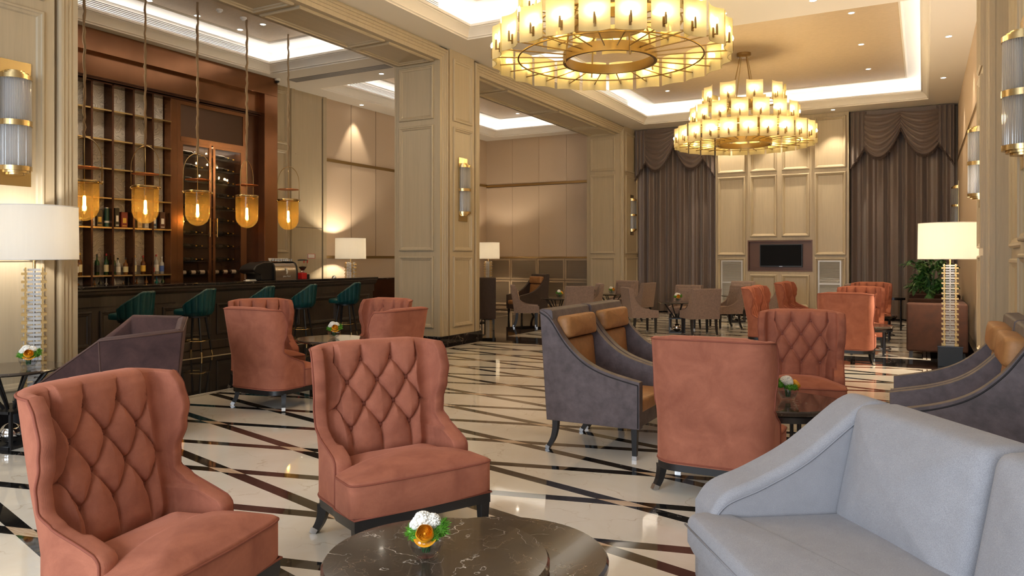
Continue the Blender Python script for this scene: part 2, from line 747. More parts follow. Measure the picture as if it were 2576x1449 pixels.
# ------------------------------------------------------------------ floor and ceiling
ZC = 5.14
ZU = 5.62
fl = MB().box(-12.2, 3.2, -4.2, 21.0, -.1, 0).build('floor', floor_mat())
struct(fl)
TR = [(-6.66, .11, 2.6, 10.6), (-6.66, .11, 11.95, 19.6), (-11.34, -8.75, 2.6, 10.71), (-11.34, -8.75, 12.1, 19.56)]
xs = sorted({-12.0, 3.2} | {a for t in TR for a in t[:2]})
ys = sorted({-4.2, 21.0} | {a for t in TR for a in t[2:]})
cb = MB()
for i in range(len(xs) - 1):
    for j in range(len(ys) - 1):
        mx, my = (xs[i] + xs[i + 1]) / 2, (ys[j] + ys[j + 1]) / 2
        if not any(t[0] < mx < t[1] and t[2] < my < t[3] for t in TR):
            cb.box(xs[i], xs[i + 1], ys[j], ys[j + 1], ZC, ZC + .03)
struct(cb.build('ceiling', PLASTER))
n_tr = 0


def trim(o):
    global n_tr
    n_tr += 1
    o.name = 'trim_%d' % n_tr
    return struct(o)


for ti, (x0, x1, y0, y1) in enumerate(TR):
    X, Y, Z = (1, 0, 0), (0, 1, 0), (0, 0, 1)
    m = MB().frame((0, 0, ZC), X, Y, Z, x0, x1, y0, y1,
                   [(-.02, .03), (0, 0), (.004, .0), (.004, .02), (.03, .03), (.03, .045), (.05, .08), (.085, .125), (.12, .15), (.12, .165), (.15, .165), (.15, .205), (.13, .205), (.13, .17)])
    trim(m.build('trim', PLASTER, smooth=25))
    m = MB().frame((0, 0, ZC), X, Y, Z, x0, x1, y0, y1, [(.13, .17), (-.12, .17), (-.12, ZU - ZC)])
    m.box(x0 - .12, x1 + .12, y0 - .12, y1 + .12, ZU, ZU + .03)
    trim(m.build('trim', COVE, smooth=25))
    m = MB()
    for (a, b, c, d) in ((x0 - .05, x0 - .01, y0 + .1, y1 - .1), (x1 + .01, x1 + .05, y0 + .1, y1 - .1), (x0, x1, y0 - .05, y0 - .01), (x0, x1, y1 + .01, y1 + .05)):
        m.box(a, b, c, d, ZC + .172, ZC + .182)
    tag(m.build('cove_light_strip', LED), ('LED strip hidden in the ceiling cove of the near lounge bay', 'LED strip hidden in the ceiling cove of the far lounge bay',
                                           'LED strip hidden in the ceiling cove above the bar', 'LED strip hidden in the ceiling cove of the far side bay')[ti], 'light strip')
    q = .45
    m = MB().box(x0 + q, x1 - q, y0 + q, y1 - q, ZU - .012, ZU + .01)
    trim(m.build('trim', PAPER))
    m = MB().frame((0, 0, ZU), X, Y, (0, 0, -1), x0 + q - .05, x1 - q + .05, y0 + q - .05, y1 - q + .05, [(0, 0), (0, .02), (.03, .035), (.06, .02), (.07, .0)])
    trim(m.build('trim', PLASTER, smooth=25))
LEDS = []

# ------------------------------------------------------------------ walls
struct(MB().box(-12.1, -11.9, -4.2, 20.2, 0, ZC).build('wall_left', FABRIC))
struct(MB().box(-7.3, .9, 20.8, 20.95, 0, ZC).build('wall_back', FABRIC))
m = MB()
sx = [-11.93, -10.984, -10.081, -9.175, -8.1]
m.box(-11.93, -8.0, 20.1, 20.2, 0, ZC)
for i in range(4):
    m.box(sx[i] + .004, sx[i + 1] - .004, 20.05, 20.11, 1.55, 3.68)
    m.box(sx[i] + .004, sx[i + 1] - .004, 20.05, 20.11, 3.77, ZC)
struct(m.build('wall_far', FABRIC))
struct(MB().box(.72, .9, 10.7, 20.95, 0, ZC).build('wall_right', FABRIC))
struct(MB().box(.92, 1.05, 5.9, 10.8, 0, ZC).build('wall_right_recess', OAK))
struct(MB().box(3.0, 3.2, -4.2, 6.1, 0, ZC).box(.9, 3.1, 5.98, 6.1, 0, ZC).build('wall_right_near', FABRIC))
m = MB().box(-12.1, 3.2, -4.2, -4.05, 0, .5).box(-12.1, 3.2, -4.2, -4.05, 4.2, ZC)
for a, b in ((-12.1, -6.9), (-4.3, -3.7), (-1.1, -.5), (2.1, 3.2)):
    m.box(a, b, -4.2, -4.05, .5, 4.2)
struct(m.build('wall_front', FABRIC))
for k, a in enumerate((-6.9, -3.7, -.5)):
    wf = MB().frame((0, -4.05, 0), (1, 0, 0), (0, 0, 1), (0, 1, 0), a, a + 2.6, .5, 4.2).box(a + 1.27, a + 1.33, -4.12, -4.08, .5, 4.2).build('window_%d' % (k + 1), OAK)
    struct(wf)
    MB().box(a, a + 2.6, -4.14, -4.13, .5, 4.2).build('pane', CLEAR, wf)

# brass strips on the fabric walls
m = MB().box(-11.905, -11.885, 12.86, 20.05, 3.71, 3.78).box(-11.905, -11.885, 12.86, 20.05, 1.50, 1.56)
m.box(-11.9, -8.15, 20.03, 20.06, 3.695, 3.765).box(-11.9, -8.15, 20.03, 20.06, 1.50, 1.555)
m.box(.708, .73, 11.95, 20.8, 3.80, 3.87)
trim(m.build('trim', GOLD))
# fabric seams of the left wall, wood bay next to the bar
m = MB()
for a in (13.75, 14.66, 15.6, 16.55, 17.5, 18.45, 19.3):
    m.box(-11.903, -11.893, a, a + .008, 1.56, ZC)
trim(m.build('trim', simple('seam', (.20, .15, .10), .9)))
m = MB().box(-11.9, -11.87, 11.0, 12.87, 0, ZC).box(-11.9, -11.84, 11.78, 11.88, 0, ZC).box(-11.9, -11.85, 12.76, 12.87, 0, ZC)
for v0, v1 in ((.3, 1.5), (1.62, 3.80), (3.92, 5.05)):
    m.frame((-11.87, 0, 0), (0, 1, 0), (0, 0, 1), (1, 0, 0), 11.08, 11.70, v0, v1)
trim(m.build('trim', OAK))
m = MB().box(-11.872, -11.866, 11.9, 12.74, 2.17, 2.18).box(-11.872, -11.866, 12.735, 12.745, 0, 5.1).box(-11.872, -11.866, 11.93, 11.94, 3.75, 3.76)
trim(m.build('trim', DKWOOD))
m = MB().box(-11.875, -11.855, 12.28, 12.50, 1.50, 1.60)  # small sign plate, red border added below
sg = tag(m.build('wall_plate', WHITE), 'small pale sign plate on the oak wall above the coffee grinder', 'sign')
m = MB().frame((-11.855, 0, 0), (0, 1, 0), (0, 0, 1), (1, 0, 0), 12.28, 12.50, 1.50, 1.60, [(0, .0), (0, .004), (.008, .004), (.008, 0)])
m.build('border', RED, sg)


# ------------------------------------------------------------------ openings of the colonnade, beams and pillars
def soffit_panels(m, x0, x1, y0, y1, cuts, z):
    ys_ = [y0] + cuts + [y1]
    for i in range(len(ys_) - 1):
        m.frame((0, 0, z), (1, 0, 0), (0, 1, 0), (0, 0, -1), x0 + .09, x1 - .09, ys_[i] + .05, ys_[i + 1] - .05,
                [(0, 0), (0, .02), (.02, .035), (.05, .035), (.06, .02), (.09, .012), (.1, 0)])


CAS = [(0, 0), (0, .05), (.02, .062), (.045, .062), (.05, .045), (.09, .045), (.095, .03), (.135, .03), (.14, .015), (.205, .015), (.205, -.02)]
m = MB()
m.box(-8.19, -7.25, -4.1, 20.8, 4.9, ZC - .001)
trim(m.build('trim', OAKX))
m = MB()
soffit_panels(m, -8.19, -7.25, 4.37, 10.64, [5.5, 7.4, 9.32], 4.9)
soffit_panels(m, -8.19, -7.25, 11.93, 19.3, [13.15, 15.6, 18.0], 4.9)
trim(m.build('trim', OAKX, smooth=20))
for (a, b) in ((4.37, 10.64), (11.93, 19.3)):
    m = MB()
    m.frame((-7.25, 0, 0), (0, 1, 0), (0, 0, 1), (1, 0, 0), a - .2, b + .2, -.5, 5.10, CAS)
    m.frame((-8.19, 0, 0), (0, 1, 0), (0, 0, 1), (-1, 0, 0), a - .2, b + .2, -.5, 5.10, CAS)
    trim(m.build('trim', OAK, smooth=20))


def pillar(x0, x1, y0, y1, sx, label, pil=None, front=True, fx=None):
    """sx: direction of the lounge face (+1 or -1)"""
    t = thing('pillar', label, 'pillar', ((x0 + x1) / 2, (y0 + y1) / 2, 0))
    cx, cy = (x0 + x1) / 2, (y0 + y1) / 2
    xf = x1 if sx > 0 else x0
    MB().box(x0 - cx, x1 - cx, y0 - cy, y1 - cy, 0, ZC - .002).build('shaft', OAK, t)
    m = MB()
    a, b = pil or (y0 + .24, y1 - .24)
    m.box(min(xf, xf + sx * .05) - cx, max(xf, xf + sx * .05) - cx, a - cy, b - cy, .163, ZC - .003)
    m.build('pilaster', OAK, t)
    for v0, v1 in ((.30, 1.535), (1.63, 3.80), (3.90, 4.99)):
        MB().frame((xf + sx * .05 - cx, 0, 0), (0, 1, 0), (0, 0, 1), (sx, 0, 0), a + .10 - cy, b - .10 - cy, v0, v1).build('panel_moulding', OAK, t, smooth=20)
    if front:
        f0, f1 = fx or ((x0 + .09, x1 - .12) if sx > 0 else (x0 + .12, x1 - .09))
        for v0, v1 in ((.30, 1.535), (1.63, 3.80), (3.90, 4.83)):
            MB().frame((0, y0 - cy, 0), (1, 0, 0), (0, 0, 1), (0, -1, 0), f0 - cx, f1 - cx, v0, v1).build('panel_moulding', OAK, t, smooth=20)
    e = .055
    MB().box(x0 - e - cx, x1 + e * 1.2 - cx, y0 - e * .5 - cy, y1 + e * .5 - cy, 0, .163).build('plinth', BLACKM, t, bevel=.006)
    return t


pillar(-8.19, -7.25, 10.64, 11.93, 1, 'oak panelled pillar between bar and lounge, with a crystal wall light')
pillar(-8.19, -7.25, 19.3, 20.8, 1, 'oak panelled pillar beside the left curtain at the back', pil=(19.54, 20.72))
pillar(-8.19, -7.25, 1.2, 4.37, 1, 'oak panelled pillar at the left edge behind the floor lamp', pil=(3.35, 4.13), front=False)
pillar(.70, .95, 10.64, 11.93, -1, 'slim oak pilaster on the right wall beside the tall lit floor lamp', front=False)
pillar(.72, 1.05, 6.2, 7.2, -1, 'oak pilaster at the right edge of the picture, behind the leather armchairs', pil=(6.4, 7.08), front=False)
m = MB().frame((.74, 0, 0), (0, 1, 0), (0, 0, 1), (-1, 0, 0), 7.0, 10.84, -.5, 5.3, CAS)
trim(m.build('trim', OAK, smooth=20))
m = MB()
for v0, v1 in ((.3, 1.5), (1.62, 3.80), (3.92, 5.1)):
    m.frame((.92, 0, 0), (0, 1, 0), (0, 0, 1), (-1, 0, 0), 8.0, 8.9, v0, v1, [(a * 1.6, b * 1.6) for a, b in PROF])
    m.frame((.92, 0, 0), (0, 1, 0), (0, 0, 1), (-1, 0, 0), 9.1, 10.4, v0, v1, [(a * 1.6, b * 1.6) for a, b in PROF])
trim(m.build('trim', OAK, smooth=20))
dr = MB().box(.90, .922, 7.25, 7.9, .01, 2.25).build('door_1', OAK)
struct(dr)
MB().box(.895, .902, 7.90, 7.912, .01, 2.26).box(.895, .902, 7.25, 7.9, 2.25, 2.262).build('door_gap', BLACKP, dr)
MB().sphere((.895, 7.6, 1.3), .022, 12).build('door_knob', STEEL, dr, smooth=180)

# skirting
m = MB().box(-11.9, -11.86, 11.0, 20.05, 0, .16).box(-11.9, -8.19, 20.0, 20.05, 0, .16)
m.box(-7.2, .72, 20.72, 20.8, 0, .16).box(.64, .72, 11.93, 20.8, 0, .16)
struct(m.build('baseboard_back', BLACKM))

# ------------------------------------------------------------------ panelled chimney wall with screen niche
PX = [-4.885, -4.04, -3.25, -2.46, -1.61]
m = MB()
m.box(-4.885, -1.61, 20.45, 20.8, 0, ZC)
m.box(-4.885, -4.044, 20.27, 20.5, .12, ZC).box(-2.45, -1.61, 20.27, 20.5, .12, ZC)
m.box(-4.044, -2.45, 20.27, 20.5, .12, 1.16).box(-4.044, -2.45, 20.27, 20.5, 1.97, ZC)
struct(m.build('wall_back_centre', OAK))
m = MB()
NX = (0, -1, 0)
for i in range(4):
    a, b = PX[i] + .06, PX[i + 1] - .06
    mid = i in (1, 2)
    for v0, v1 in (((.25, 1.08), (2.06, 3.66), (3.76, 5.05)) if mid else ((1.58, 3.66), (3.76, 5.05), (.20, 1.52))):
        m.frame((0, 20.27, 0), (1, 0, 0), (0, 0, 1), NX, a, b, v0, v1, [(q * 1.15, h * 2.1) for q, h in PROF])
trim(m.build('trim', OAK, smooth=20))
m = MB().frame((0, 20.27, 0), (1, 0, 0), (0, 0, 1), (0, 1, 0), -4.044, -2.45, 1.165, 1.965, [(0, -.012), (.03, -.012), (.03, .12)])
m.box(-4.03, -2.46, 20.39, 20.40, 1.17, 1.96)
trim(m.build('trim', simple('niche_bronze', (.12, .06, .04), .4, .5)))
struct(MB().box(-4.93, -1.56, 20.24, 20.45, 0, .12).build('baseboard_centre', BLACKM))
tv = thing('television', 'black flat television mounted in the bronze niche of the panelled wall', 'television', (-3.22, 20.33, 1.28))
MB().box(-.525, .525, -.03, .03, 0, .585).build('casing', BLACKP, tv, bevel=.006)
MB().box(-.505, .505, -.034, -.029, .03, .565).build('screen', SCREEN, tv)
MB().box(-.04, .04, -.036, -.028, .008, .018).build('badge', STEEL, tv)
for (a, b, lab) in ((-4.73, -4.17, 'white louvred air vent to the left below the television'), (-2.32, -1.78, 'white louvred air vent to the right below the television')):
    t = thing('air_vent', lab, 'vent', ((a + b) / 2, 20.27, .18))
    h = (b - a) / 2
    MB().frame((0, 0, 0), (1, 0, 0), (0, 0, 1), NX, -h, h, 0, 1.27, [(0, 0), (0, .03), (.035, .03), (.035, 0)]).box(-h, h, -.028, 0, .66, .70).build('vent_frame', VENTM, t)
    mm = MB()
    for k in range(44):
        z = .05 + k * .0275
        if .64 < z < .70:
            continue
        mm.add([(-h + .03, -.022, z), (h - .03, -.022, z), (h - .03, -.004, z + .018), (-h + .03, -.004, z + .018),
                (-h + .03, -.020, z - .003), (h - .03, -.020, z - .003), (h - .03, -.002, z + .015), (-h + .03, -.002, z + .015)],
               [(0, 1, 2, 3), (7, 6, 5, 4), (0, 4, 5, 1), (1, 5, 6, 2), (2, 6, 7, 3), (3, 7, 4, 0)])
    mm.build('slat_panel', VENTM, t)

# louvred cabinets of the far side bay
LV = wood('louvre_wood', (.34, .24, .15), horiz='x')
for i, lab in enumerate(('leftmost louvred cabinet along the far wall, behind the small lamp', 'second louvred cabinet from the left along the far wall',
                         'third louvred cabinet from the left along the far wall', 'rightmost louvred cabinet along the far wall, next to the pillar')):
    a, b = sx[i] + (.0 if i else .03), min(sx[i + 1], -8.2)
    t = thing('louvred_cabinet', lab, 'cabinet', ((a + b) / 2, 20.05, 0), group='louvred cabinets along the far wall')
    h = (b - a) / 2 - .005
    MB().box(-h, h, -.08, 0, 0, 1.49).build('cabinet_body', LV, t)
    MB().frame((0, -.08, 0), (1, 0, 0), (0, 0, 1), NX, -h, h, .1, .84, [(0, 0), (0, .04), (.05, .04), (.05, 0)]).frame(
        (0, -.08, 0), (1, 0, 0), (0, 0, 1), NX, -h, h, .86, 1.49, [(0, 0), (0, .04), (.05, .04), (.05, 0)]).build('cabinet_frame', simple('cab_frame_wood', (.42, .31, .20), .5) if i == 0 else bpy.data.materials['cab_frame_wood'], t)
    for z0, z1 in ((.15, .80), (.91, 1.45)):
        mm = MB()
        k = z0
        while k < z1:
            mm.box(-h + .05, h - .05, -.105, -.085, k, k + .014)
            k += .030
        mm.build('slat_panel', simple('slat_metal', (.36, .29, .21), .3, .5) if 'slat_metal' not in bpy.data.materials else bpy.data.materials['slat_metal'], t)


# ------------------------------------------------------------------ ceiling fittings
def grille(x, y0, y1, lab):
    t = thing('ceiling_grille', lab, 'vent', (x, (y0 + y1) / 2, ZC + .22))
    h = (y1 - y0) / 2
    MB().box(0, .004, -h, h, 0, .22).build('grille_back', simple('grille_dark', (.12, .12, .12), .7) if 'grille_dark' not in bpy.data.materials else bpy.data.materials['grille_dark'], t)
    mm = MB()
    for k in range(8):
        mm.box(.004, .03, -h, h, .005 + k * .028, .017 + k * .028)
    mm.build('slat_panel', WHITE, t)


grille(-11.46, 3.5, 10.2, 'long linear air grille in the ceiling cove above the bar')
grille(-11.46, 13.2, 17.5, 'linear air grille in the ceiling cove of the far side bay')
grille(-6.78, 4.5, 9.9, 'linear air grille beside the near chandelier, in the ceiling cove')
grille(-6.78, 13.5, 18.6, 'linear air grille in the cove to the left of the far chandelier')
t = thing('slot_diffuser', 'flat grey slot air diffuser in the ceiling between the two side bays', 'vent', (-10.1, 11.3, ZC))
MB().box(-1.25, 1.25, -.13, .13, -.006, 0).build('diffuser_frame', simple('diffuser_grey', (.33, .31, .29), .4, .5), t)
mm = MB()
for k in range(6):
    mm.box(-1.22, 1.22, -.11 + k * .04, -.10 + k * .04, -.012, -.006)
mm.build('slat_panel', VENTM, t)


def downlight(x, y, z, lab, grp, spot=None, e=30):
    t = thing('downlight', lab, 'ceiling light', (x, y, z), group=grp)
    MB().lathe([(.062, -.001), (.062, -.006), (.045, -.008), (.045, -.001)], 20).build('trim_ring', WHITE, t, smooth=40)
    MB().lathe([(.044, -.002), (.044, -.006), (.001, -.0062)], 20).build('lens', SPOTM, t)
    if spot:
        light('downlight_beam', 'SPOT', (x, y, z - .02), e, (1, .84, .62), spot=spot, blend=.5, radius=.03)


FLAT = [(-11.66, 13.85, 'recessed downlight washing the fabric wall above the bar lamp', 62, 90), (-9.35, 11.7, 'recessed downlight in the far side bay, just past the pillar', 60, 40),
        (.37, 14.2, 'nearer downlight washing the right wall', 62, 70), (.36, 17.4, 'farther downlight washing the right wall', 62, 70),
        (-1.93, 19.85, 'downlight washing the panelled wall right of the far chandelier', 76, 130), (-4.5, 19.85, 'downlight washing the left end of the panelled wall', 76, 130), (-3.2, 19.85, 'downlight washing the middle of the panelled wall', 76, 130),
        (-2.6, 11.26, 'downlight in the flat ceiling band right of the near chandelier', 80, 60),
        (-1.36, 11.3, 'downlight in the flat ceiling band at the top edge of the picture', 80, 60)]
for x, y, lab, sp, e in FLAT:
    downlight(x, y, ZC, lab, 'downlights in the flat ceiling bands', sp, e)
UP = [(-1.05, 13.71, 'nearest of three downlights right of the far chandelier', 1), (-1.04, 15.82, 'middle of three downlights right of the far chandelier', 1), (-1.04, 17.95, 'farthest of three downlights right of the far chandelier', 1),
      (-5.49, 17.93, 'downlight behind the far chandelier, at its left', 1), (-5.48, 13.66, 'downlight seen through the ring of the near chandelier', 1),
      (-10.74, 9.44, 'downlight over the bar, left one of the farthest pair', 1), (-10.15, 9.42, 'downlight over the bar, right one of the farthest pair', 1),
      (-10.76, 8.55, 'downlight over the bar beside the third pendant cord', 1), (-10.8, 7.68, 'downlight over the bar beside the second pendant cord', 1),
      (-10.07, 18.69, 'downlight in the papered ceiling of the far side bay', 1)]
for x, y, lab, sp in UP:
    downlight(x, y, ZU - .012, lab, 'downlights in the papered ceilings', 75, 30)
for x, y, lab in ((-10.18, 8.52, 'white smoke detector over the bar, the nearer of two'), (-10.16, 9.0, 'white smoke detector over the bar, the farther of two')):
    tag(MB().lathe([(.055, 0), (.055, -.02), (.035, -.035), (.03, -.05), (.001, -.052)], 20, (x, y, ZU - .012), False).build('smoke_detector', WHITE, smooth=40), lab, 'smoke detector')
t = thing('security_camera', 'small white dome security camera at the corner of the back bar', 'camera', (-11.47, 11.03, ZC))
MB().lathe([(.055, 0), (.055, -.03), (.045, -.04), (.04, -.045)], 20).build('camera_housing', WHITE, t, smooth=50)
MB().lathe([(.04, -.044), (.036, -.07), (.02, -.088), (.001, -.09)], 20, caps=False).build('camera_dome', BLACKP, t, smooth=180)

# ------------------------------------------------------------------ curtains
def curtain(x0, x1, lab, seed, swags):
    rnd = random.Random(seed)
    cx = (x0 + x1) / 2
    W = x1 - x0
    t = thing('curtain', lab, 'curtain', (cx, 20.6, 0))
    ph = [rnd.uniform(0, 6) for _ in range(6)]

    def wav(x):
        return (.055 * math.sin(x * 21 + ph[0] + .8 * math.sin(x * 3.1 + ph[1])) + .03 * math.sin(x * 37 + ph[2]) + .02 * math.sin(x * 9 + ph[3]))
    m = MB()
    n = 220

    def f(u, v):
        x = -W / 2 + W * u
        z = .015 + 5.05 * v
        k = 1.0 - .25 * v
        return (x + .012 * math.sin(x * 21 + ph[0] + 1.5), wav(x) * k * (1 + .1 * math.sin(v * 4 + x)), z)

    def g(u, v):
        p = f(1 - u, v)
        return (p[0], p[1] + .02, p[2])
    m.grid(f, n, 8)
    m.grid(g, n, 8)
    m.build('drape', CURTAIN, t, smooth=180)
    MB().box(-W / 2, W / 2, -.24, -.15, 4.83, 5.13).build('pelmet', CURTAIN, t, bevel=.01)
    ns = swags
    jw = .36
    sw = (W - 2 * jw + .16) / ns
    fr = MB()
    for i in range(ns):
        a = -W / 2 + jw - .08 + i * sw
        left_out = (i == 0)
        m = MB()

        def S(u, v, a=a, i=i):
            if ns == 1:
                gl = gr = .62
            else:
                gl = .78 if i == 0 else .42
                gr = .42 if i == 0 else .78
            zt = 5.06
            zl, zr = zt - gl * v, zt - gr * v
            s = u
            sag = (.06 + .42 * v)
            z = zl * (1 - s) + zr * s - sag * 4 * s * (1 - s)
            bow = 4 * s * (1 - s)
            y = -.26 - .05 * bow - .05 * abs(math.sin(v * PI * 6.5 + .3)) * (.35 + .65 * bow)
            return (a + sw * s, y, z)
        m.grid(S, 40, 90)
        m.grid(lambda u, v: (S(1 - u, v)[0], S(1 - u, v)[1] + .012, S(1 - u, v)[2]), 40, 30)
        m.build('swag', CURTAIN, t, smooth=180)
        for k in range(40):
            p = S((k + .5) / 40, 1.0)
            fr.lathe([(.004, 0), (.010, -.02), (.006, -.035), (.010, -.07)], 5, p)
        fr.tube([S(k / 24, 1.0) for k in range(25)], .014, 6)
    for side in (-1, 1):
        m = MB()

        def J(u, v):
            x = side * (W / 2 - jw * u)
            bot = 3.72 + .55 * u
            z = 5.1 - (5.1 - bot) * v
            return (x, -.29 + .035 * math.sin(u * PI * 7), z)
        m.grid(J, 50, 10)
        m.grid(lambda u, v: (J(1 - u, v)[0], J(1 - u, v)[1] + .012, J(1 - u, v)[2]), 50, 4)
        m.build('jabot', CURTAIN, t, smooth=180)
        for k in range(16):
            fr.lathe([(.004, 0), (.010, -.02), (.006, -.035), (.010, -.07)], 5, J((k + .5) / 16, 1.0))
        fr.tube([J(k / 20, 1.0) for k in range(21)], .014, 6)
    fr.build('fringe', simple('fringe_cloth', (.07, .045, .038), .8) if 'fringe_cloth' not in bpy.data.materials else bpy.data.materials['fringe_cloth'], t, smooth=180)


curtain(-7.17, -4.92, 'brown swagged curtain left of the panelled wall, partly behind the far chandelier', 3, 2)
curtain(-1.58, .64, 'brown swagged curtain right of the panelled wall, in the back right corner', 8, 2)


# ================================================================== coral tufted armchair (faces local -y)
def wing_chair(label, group):
    t = thing('tufted_armchair', label, 'armchair', group=group)
    s1, R = .21, .15

    def plan(s, h):
        """outer plan curve: position and outward normal at arc length s"""
        sg = 1 if s >= 0 else -1
        a = abs(s)
        hq = min(1, max(0, (h - .48) / .2))
        hq = hq * hq * (3 - 2 * hq)
        CA = R_(90 - 12 * hq)
        s2 = R * CA
        k = .99 + .02 * hq
        if a < s1:
            x, y, nx, ny = a, .275 - .005 * (a / s1) ** 2, .03 * a / s1, 1.0
        elif a < s1 + s2:
            q = (a - s1) / R
            x, y, nx, ny = s1 + R * math.sin(q), .27 - R + R * math.cos(q), math.sin(q), math.cos(q)
        else:
            d = a - s1 - s2
            x, y, nx, ny = s1 + R * math.sin(CA) + d * math.cos(CA), .27 - R + R * math.cos(CA) - d * math.sin(CA), math.sin(CA), math.cos(CA)
        lean = .11 * max(0, (h - .42)) / .58
        L = math.hypot(nx, ny)
        return sg * x * k, y + lean, sg * nx / L, ny / L

    KN = [(.20, .656), (.43, .656), (.455, .645), (.485, .58), (.53, .47), (.58, .41), (.65, .418), (.76, .465), (.85, .49), (.93, .48), (1.01, .445)]

    def S(h):
        for i in range(len(KN) - 1):
            if h <= KN[i + 1][0]:
                q = (h - KN[i][0]) / (KN[i + 1][0] - KN[i][0])
                q = q * q * (3 - 2 * q) if i not in (2, 3) else q
                return KN[i][1] * (1 - q) + KN[i + 1][1] * q
        return KN[-1][1]

    def hh(u, v):
        top = 1.0 - .012 * abs(u) ** 3
        return .20 + v * (top - .20)

    rows = [(.915, [-.2205, -.0735, .0735, .2205]), (.79, [-.147, 0, .147]), (.662, [-.2205, -.0735, .0735, .2205]), (.535, [-.147, 0, .147])]
    btn = [(s, h) for h, r in rows for s in r]
    seg = []
    for i in range(3):
        for a in rows[i][1]:
            for b in rows[i + 1][1]:
                if abs(a - b) < .11:
                    seg.append((a, rows[i][0], b, rows[i + 1][0]))
    for a in rows[3][1]:
        seg.append((a, rows[3][0], a, .38))
    for a in rows[0][1]:
        seg.append((a, rows[0][0], a * 1.03, 1.02))
    for sg in (-1, 1):
        seg.append((sg * .2205, .662, sg * .30, .64))

    def puff(s, h):
        d = 9
        db = 9
        ang = 0
        for (a, ha, b, hb) in seg:
            ex, ey = b - a, hb - ha
            q = max(0, min(1, ((s - a) * ex + (h - ha) * ey) / (ex * ex + ey * ey)))
            dd = math.hypot(s - a - ex * q, h - ha - ey * q)
            if dd < d:
                d = dd
        for (a, b) in btn:
            dd = math.hypot(s - a, h - b)
            if dd < db:
                db = dd
                ang = math.atan2(h - b, s - a)
        p = .034 * (1 - math.exp(-d / .022)) - .010 * math.exp(-(d / .0055) ** 2)
        e_ = min(1, max(0, (abs(s) - .225) / .085))
        p *= 1 - .8 * e_ * e_ * (3 - 2 * e_)
        p -= .022 * math.exp(-(db / .024) ** 2)
        p += .0022 * math.sin(ang * 11) * math.exp(-(db / .04) ** 2) * min(1, db / .012)
        return p

    KS = .88

    def outer(u, v):
        h = hh(u, v)
        x, y, nx, ny = plan(u * S(h), h)
        return Vector((x, y, h))

    def inner(u, v):
        h = hh(u, v) - .012 * 0
        s = u * S(h)
        x, y, nx, ny = plan(s, h)
        a = abs(s)
        th = .115 if a < s1 else (.115 + (.058 - .115) * min(1, (a - s1) / .16))
        # the arms are thicker than the wings
        if h < .50:
            th = max(th, .080)
        q = 0
        if h > .38:
            fade = min(1, (h - .38) / .06)
            e = min(1, (1 - abs(u)) / .10, (1 - v) / .05 + .25)
            q = (puff(s * KS, h) - .012) * fade * max(0, e)
        return Vector((x - nx * (th + q * 1.0), y - ny * (th + q), h))
    NU, NV = 184, 128
    m = MB()
    vo = [[outer(-1 + 2 * i / NU, j / NV) for j in range(NV + 1)] for i in range(NU + 1)]
    vi = [[inner(-1 + 2 * i / NU, j / NV) for j in range(NV + 1)] for i in range(NU + 1)]
    m.grid(lambda a, b: vo[round((1 - a) * NU)][round(b * NV)], NU + 1, NV + 1)
    o1 = m.build('outer_back', CORAL, t, smooth=180)
    m = MB()
    m.grid(lambda a, b: vi[round(a * NU)][round(b * NV)], NU + 1, NV + 1)
    # rounded rim: along left side, top, right side
    path = [(0, j) for j in range(NV + 1)] + [(i, NV) for i in range(1, NU + 1)] + [(NU, j) for j in range(NV - 1, -1, -1)]
    rim = []
    for k, (i, j) in enumerate(path):
        a, b = vo[i][j], vi[i][j]
        mid = (a + b) / 2
        # outward direction of the rim
        ii, jj = (min(max(i, 1), NU - 1)), min(j, NV - 1)
        inn = (vo[ii][jj] + vi[ii][jj]) / 2
        if i in (0, NU) and j < NV:
            d = mid - (vo[1 if i == 0 else NU - 1][j] + vi[1 if i == 0 else NU - 1][j]) / 2
        elif i in (0, NU):
            d = mid - inn
        else:
            d = mid - (vo[i][j - 1] + vi[i][j - 1]) / 2
        d = d.normalized() if d.length > 1e-6 else Vector((0, 0, 1))
        r = (a - b).length / 2 * .42
        row = []
        for q in range(9):
            an = PI * q / 8
            row.append(mid + (a - mid) * math.cos(an) + d * math.sin(an) * r)
        rim.append(row)
    m.grid(lambda a, b: rim[round(a * (len(rim) - 1))][round(b * 8)], len(rim), 9)
    m.build('tufted_back', CORAL, t, smooth=180)
    # piping on the outer edge of the rim
    pth = [rim[k][0] + (rim[k][0] - rim[k][8]).normalized() * .002 for k in range(0, len(rim), 2)]
    MB().tube(pth, .0055, 6).build('piping', CORALP, t, smooth=180)
    # buttons
    bm = MB().sphere((0, 0, 0), .0155, 10, (1, 1, .55))
    me = None
    for (a, b) in btn:
        u = a / KS / S(b)
        v = (b - .20) / .8
        p, p2, p3 = inner(u, v), inner(u + .02, v), inner(u, v + .02)
        nrm = (p2 - p).cross(p3 - p).normalized()
        x, y, nx, ny = plan(u * S(b), b)
        fn = Vector((-nx, -ny, 0))
        if me is None:
            ob = bm.build('button', BUTTON, t, smooth=180)
            me = ob.data
        else:
            ob = bpy.data.objects.new('button', me)
            COL.objects.link(ob)
            ob.parent = t
        ob.location = p + fn * .010
        ob.rotation_mode = 'QUATERNION'
        ob.rotation_quaternion = fn.to_track_quat('Z', 'Y')
    # seat cushion, T shaped
    pts = [(-.27, .15), (-.288, -.075), (-.368, -.095), (-.374, -.322), (-.30, -.342), (0, -.352), (.30, -.342), (.374, -.322), (.368, -.095), (.288, -.075), (.27, .15)]
    ol = rpoly(pts, .035, 4)
    m = MB()
    pillow(m, ol, .205, .395, .065, .022, c=(0, -.12))
    m.build('seat_cushion', CORAL, t, smooth=50)
